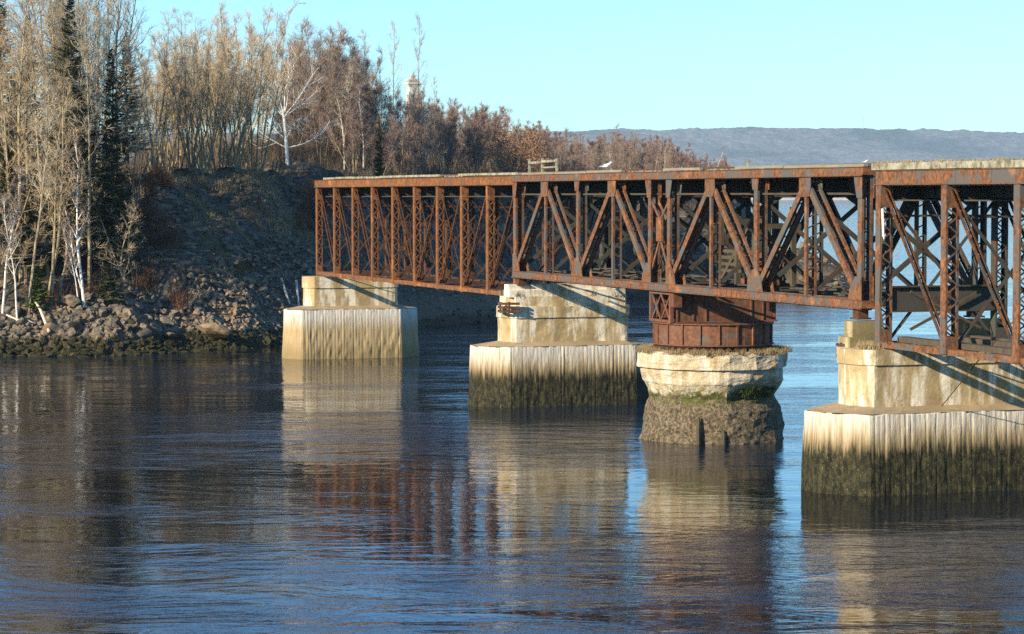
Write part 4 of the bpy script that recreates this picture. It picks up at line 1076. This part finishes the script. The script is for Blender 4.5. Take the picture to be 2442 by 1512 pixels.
brush('slope_scrub', 4200, (-32, -11, 224, 258), M['brush_brown'], 'brown scrub in patches on the shaded slope', .2, .9, 9, 40, 16, clump=.68)
brush('sapling_growth', 9000, (-62, 6, 264, 335), M['brush_brown'], 'dense brown saplings at the foot of the plateau wood', 1.6, 5.5, 26, 200, 12, lambda x, y: pxo(x, y) > 330, clump=.1, wdt=.028)
brush('thorn_brush', 5000, (-23, -12, 224, 262), M['brush_red'], 'dark reddish brush beside the end of the far truss', .8, 2.4, 9, 50, 10, lambda x, y: pxo(x, y) > 640+(y-224)*2.4)

# driftwood on the left bank
def log(pts, r, label, name='driftwood_log'):
    mb = MB(); mb.tube(pts, r, 7); return tag(mb.build(name, M['drift'], smooth=True), label, 'log')
def gp(px, Y, dz=.3): x = PX(px, Y); return (x, Y, H(x, Y)+dz)
a_ = gp(84, 214.6, 1.1); log([a_, (a_[0]+.5, a_[1]-.7, a_[2]-.5), gp(116, 211.8, .55)], [.09, .13, .16], 'pale bleached log slanting down onto the boulders below the green fir')
log([gp(14, 213.6, .75), gp(40, 213.3, .6), gp(62, 213.1, .5), gp(84, 213.0, .35)], [.07, .09, .09, .05], 'pale horizontal driftwood pole along the top of the boulders')
log([gp(655, 238, .5), gp(672, 234.5, .3), gp(690, 232, .2)], [.16, .15, .09], 'weathered log lying on the rubble left of the far pier')
log([gp(706, 236, .7), gp(712, 233, .1)], [.14, .12], 'short broken log stump left of the far pier')
# concrete slabs at the top of the slope
for px, Y, w_, lab in ((375, 249, 3.4, 'shaded grey slab at the top left of the slope'), (425, 249.5, 2.4, 'pale broken slab next to the shaded slab at the slope top')):
    x = PX(px, Y); z = H(x, Y); mb = MB(); mb.bar((x-w_/2, Y, z+.25), (x+w_/2, Y+.5, z+.3), 1.4, .8, (0, 1, 0)); o = mb.build('concrete_slab', M['shelf'])
    bv = o.modifiers.new('b', 'BEVEL'); bv.width = .12; bv.segments = 2; tag(o, lab, 'slab')

# ------------------------------------------------------------ lighthouse behind the wood
YL = 420; xl = PX(985, YL); zl = H(xl, YL)
lh = empty('lighthouse', (xl, YL, zl-.1), .35); tag(lh, 'small white wooden lighthouse with red lantern top behind the trees', 'lighthouse')
zb = 13.3+(468-222)*.07-zl
def frustum(mb, w0, w1, z0, z1):
    a = [(-w0, -w0, z0), (w0, -w0, z0), (w0, w0, z0), (-w0, w0, z0)]; b = [(-w1, -w1, z1), (w1, -w1, z1), (w1, w1, z1), (-w1, w1, z1)]
    for i in range(4): j = (i+1) % 4; mb.poly([a[i], a[j], b[j], b[i]])
    mb.poly(b); mb.poly(list(reversed(a)))
a = NT('hazed_white_paint'); M['wpaint'] = a.fin(a.mix(a.noise(3), (.55, .54, .48), (.70, .68, .62)), .6)  # white dulled so the colour stands for haze before the tower
a = NT('roof_grey'); M['roof'] = a.fin((.27, .25, .22), .8)
a = NT('red_paint'); M['red'] = a.fin((.62, .06, .06), .5)
mb = MB(); frustum(mb, 1.45, .80, 0, zb+1.5); mb.build('tower', M['wpaint'], lh)
g = MB(); frustum(g, .85, 1.15, zb+1.0, zb+1.5); frustum(g, 1.2, 1.2, zb+1.52, zb+1.75); g.build('gallery', M['wpaint'], lh)
g = MB()
for sx_ in (-1, 1):
    for sy_ in (-1, 1): g.box(sx_*1.05-.04, sx_*1.05+.04, sy_*1.05-.04, sy_*1.05+.04, zb+1.75, zb+2.3)
    g.box(-1.05, 1.05, sx_*1.05-.03, sx_*1.05+.03, zb+2.25, zb+2.33); g.box(sx_*1.05-.03, sx_*1.05+.03, -1.01, 1.01, zb+2.25, zb+2.33)
g.build('railing', M['wpaint'], lh)
g = MB(); frustum(g, 1.0, .4, zb+1.76, zb+2.4); g.build('roof', M['roof'], lh)
g = MB(); ring_prism(g, .28, zb+2.4, zb+2.8, 10); ring_prism(g, .32, zb+2.8, zb+3.0, 10, .1); g.build('lantern', M['red'], lh)
g = MB(); g.box(-.2, .2, -1.10, -1.0, zb-1.6, zb-.8); g.build('window', M['roof'], lh)

# radio mast on the ridge
ym_ = 10150; xm_ = PX(2056, ym_); zm_ = float(farh(np.array([xm_]), np.array([ym_]))[0])
mast = MB()
zt_ = CAM_H+(468-275)*ym_/F_PX
for i in range(3):
    t = 2.09*i; mast.bar((xm_+1.1*math.cos(t), ym_+1.1*math.sin(t), zm_-2), (xm_+1.1*math.cos(t), ym_+1.1*math.sin(t), zt_), .28, .28)
k = zm_
while k < zt_-3:
    for i in range(3):
        t, t2 = 2.09*i, 2.09*(i+1); mast.bar((xm_+1.1*math.cos(t), ym_+1.1*math.sin(t), k), (xm_+1.1*math.cos(t2), ym_+1.1*math.sin(t2), k+2.4), .12, .12)
    k += 2.4
tag(mast.build('radio_mast', M['paint_shade_tone']), 'thin radio mast standing on the far wooded ridge', 'mast')

# ------------------------------------------------------------ small things on the bridge
DZ = ZT+.17
def barrier(u, p, ws, label):
    r = empty('timber_barrier', BL(u, p, DZ), RZ); tag(r, label, 'barrier')
    x = 0
    for k, w_ in enumerate(ws+[0]):
        mb = MB(); mb.bar((x, 0, -.05), (x, 0, .86 if k != 2 else .82), .13, .13); mb.build('post', M['lichen'], r)
        if w_:
            for z, t in ((.66, .15), (.28, .10)) if k else ((.60, .14),):
                mb = MB(); mb.bar((x+.05, -.09, z), (x+w_-.05, -.09, z+.02), .05, t); mb.build('rail', M['lichen'], r)
        x += w_
    return r
barrier(1.5, .2, [2.35, 2.6], 'grey timber barrier of three posts and rails on the deck')

def gull(u, p, s, label, ang, zoff=0, u_z=None):
    r = empty('gull', BL(u, p, (DZ if u_z is None else u_z)), RZ+ang); r.scale = (s, s*1.1, s*1.25); tag(r, label, 'gull')
    def body(stations, mat, name, k=14):
        mb = MB(); rings = []
        for (x, z, ry, rz_) in stations:
            n = len(mb.v)
            for i in range(k): t = 2*math.pi*i/k; mb.v.append((x, ry*math.cos(t), z+rz_*math.sin(t)))
            rings.append(n)
        for a_, b_ in zip(rings, rings[1:]):
            for i in range(k): mb.f.append((a_+i, b_+i, b_+(i+1) % k, a_+(i+1) % k)); mb.m.append(0)
        mb.f.append(tuple(rings[0]+i for i in range(k))); mb.m.append(0); mb.f.append(tuple(rings[-1]+i for i in reversed(range(k)))); mb.m.append(0)
        return mb.build(name, mat, r, smooth=True)
    # one continuous body: tail, rump, breast, neck, head
    body([(-.33, .15, .03, .008), (-.27, .155, .045, .018), (-.19, .165, .065, .05), (-.09, .17, .085, .078), (.02, .18, .09, .088), (.10, .205, .078, .078), (.155, .245, .055, .058), (.19, .29, .043, .047), (.225, .315, .042, .042), (.262, .315, .033, .032), (.285, .31, .015, .016)], M['gullwhite'], 'body')
    for s_ in (-1, 1):
        mb = MB(); pts = [(.09, .22), (-.05, .235), (-.20, .215), (-.38, .15), (-.30, .135), (-.14, .13), (.02, .14), (.10, .17)]
        y0_, y1_ = s_*.078, s_*.10
        mb.poly([(x, y0_*(1 if x > -.25 else .45), z) for x, z in pts]); mb.poly([(x, y1_*(1 if x > -.25 else .5), z) for x, z in reversed(pts)])
        for i in range(len(pts)):
            j = (i+1) % len(pts); f_ = lambda q, y: (q[0], y*(1 if q[0] > -.25 else .47), q[1]); mb.poly([f_(pts[i], y0_), f_(pts[j], y0_), f_(pts[j], y1_), f_(pts[i], y1_)])
        mb.build('wing', M['gullgrey'], r)
        mb = MB(); mb.tube([(.02, s_*.035, .11), (.035, s_*.035, .06), (.02, s_*.035, .0)], [.011, .008, .008], 6); mb.poly([(.0, s_*.035-.005, .004), (.075, s_*.035-.035, .004), (.075, s_*.035+.035, .004)])
        mb.build('leg', M['beak'], r)
        mb = MB(); ring_prism(mb, .007, 0, .006, 8); o = mb.build('eye', M['roof'], r); o.location = (.245, s_*.038, .325); o.rotation_euler = (math.pi/2, 0, 0)
    mb = MB(); mb.tube([(.28, 0, .312), (.315, 0, .306), (.335, 0, .296)], [.013, .010, .003], 6); mb.build('beak', M['beak'], r)
a = NT('gull_white'); M['gullwhite'] = a.fin((.86, .86, .86), .7)
a = NT('gull_grey'); M['gullgrey'] = a.fin((.42, .47, .55), .7)
a = NT('gull_beak'); M['beak'] = a.fin((.65, .42, .12), .5)
gull(15.5, -.1, 1.15, 'white gull with grey wings standing on the deck of the swing span', math.pi/2-.35)
gull(47.5, .1, .4, 'smaller pale gull on the deck where the spans meet', .9)
mb = MB(); mb.bar((0, 0, 0), (0, 0, .42), .12, .12); mb.bar((-.1, 0, .3), (.12, 0, .3), .08, .08); o = mb.build('deck_stub', M['lichen']); o.location = BL(34.4, .2, DZ-.04); tag(o, 'short pale stub post standing on the swing span deck', 'post')
# board and pole hanging by the first post of the near span
o_ = BL(49.55, 0); mb = MB(); mb.bar((.50, -.36, 12.75), (.62, -.36, 11.4), .03, .16, (0, 1, 0)); o = mb.build('white_board', M['white']); o.location = o_; o.rotation_euler = (0, 0, RZ); tag(o, 'narrow white board hanging on the first post of the near span', 'board')
mb = MB(); mb.tube([(.62, -.42, 11.5), (.45, -.42, 9.6), (.40, -.42, 8.6), (.75, -.4, 7.4), (1.2, -.4, 6.75)], [.03, .035, .035, .035, .03], 6)
o = mb.build('leaning_pole', M['timber_dark'], smooth=True); o.location = o_; o.rotation_euler = (0, 0, RZ); tag(o, 'thin dark pole hanging below the white board', 'pole')
# guy cable from the near pier shelf up past the right edge
mb = MB(); mb.tube([BL(51.0, 2.2, 3.9), BL(56, 1.2, 6.3), BL(61, .3, 8.6)], .022, 5); tag(mb.build('steel_cable', M['rust_brown']), 'thin steel cable slanting up from the shelf of the near pier', 'cable')

# ------------------------------------------------------------ air
mb = MB(); mb.box(-7100, 9100, -450, 12300, -13, 400); o = mb.build('haze', [])
hm = bpy.data.materials.new('haze'); hm.use_nodes = True; t_ = hm.node_tree; t_.nodes.clear()
pv = t_.nodes.new('ShaderNodeVolumePrincipled'); ou = t_.nodes.new('ShaderNodeOutputMaterial'); t_.links.new(pv.outputs[0], ou.inputs['Volume'])
pv.inputs['Color'].default_value = (.55, .80, 1, 1); pv.inputs['Density'].default_value = 5e-5; pv.inputs['Anisotropy'].default_value = 0
o.data.materials.clear(); o.data.materials.append(hm); tag(o, 'thin blue air over the bay', 'haze', kind='stuff')
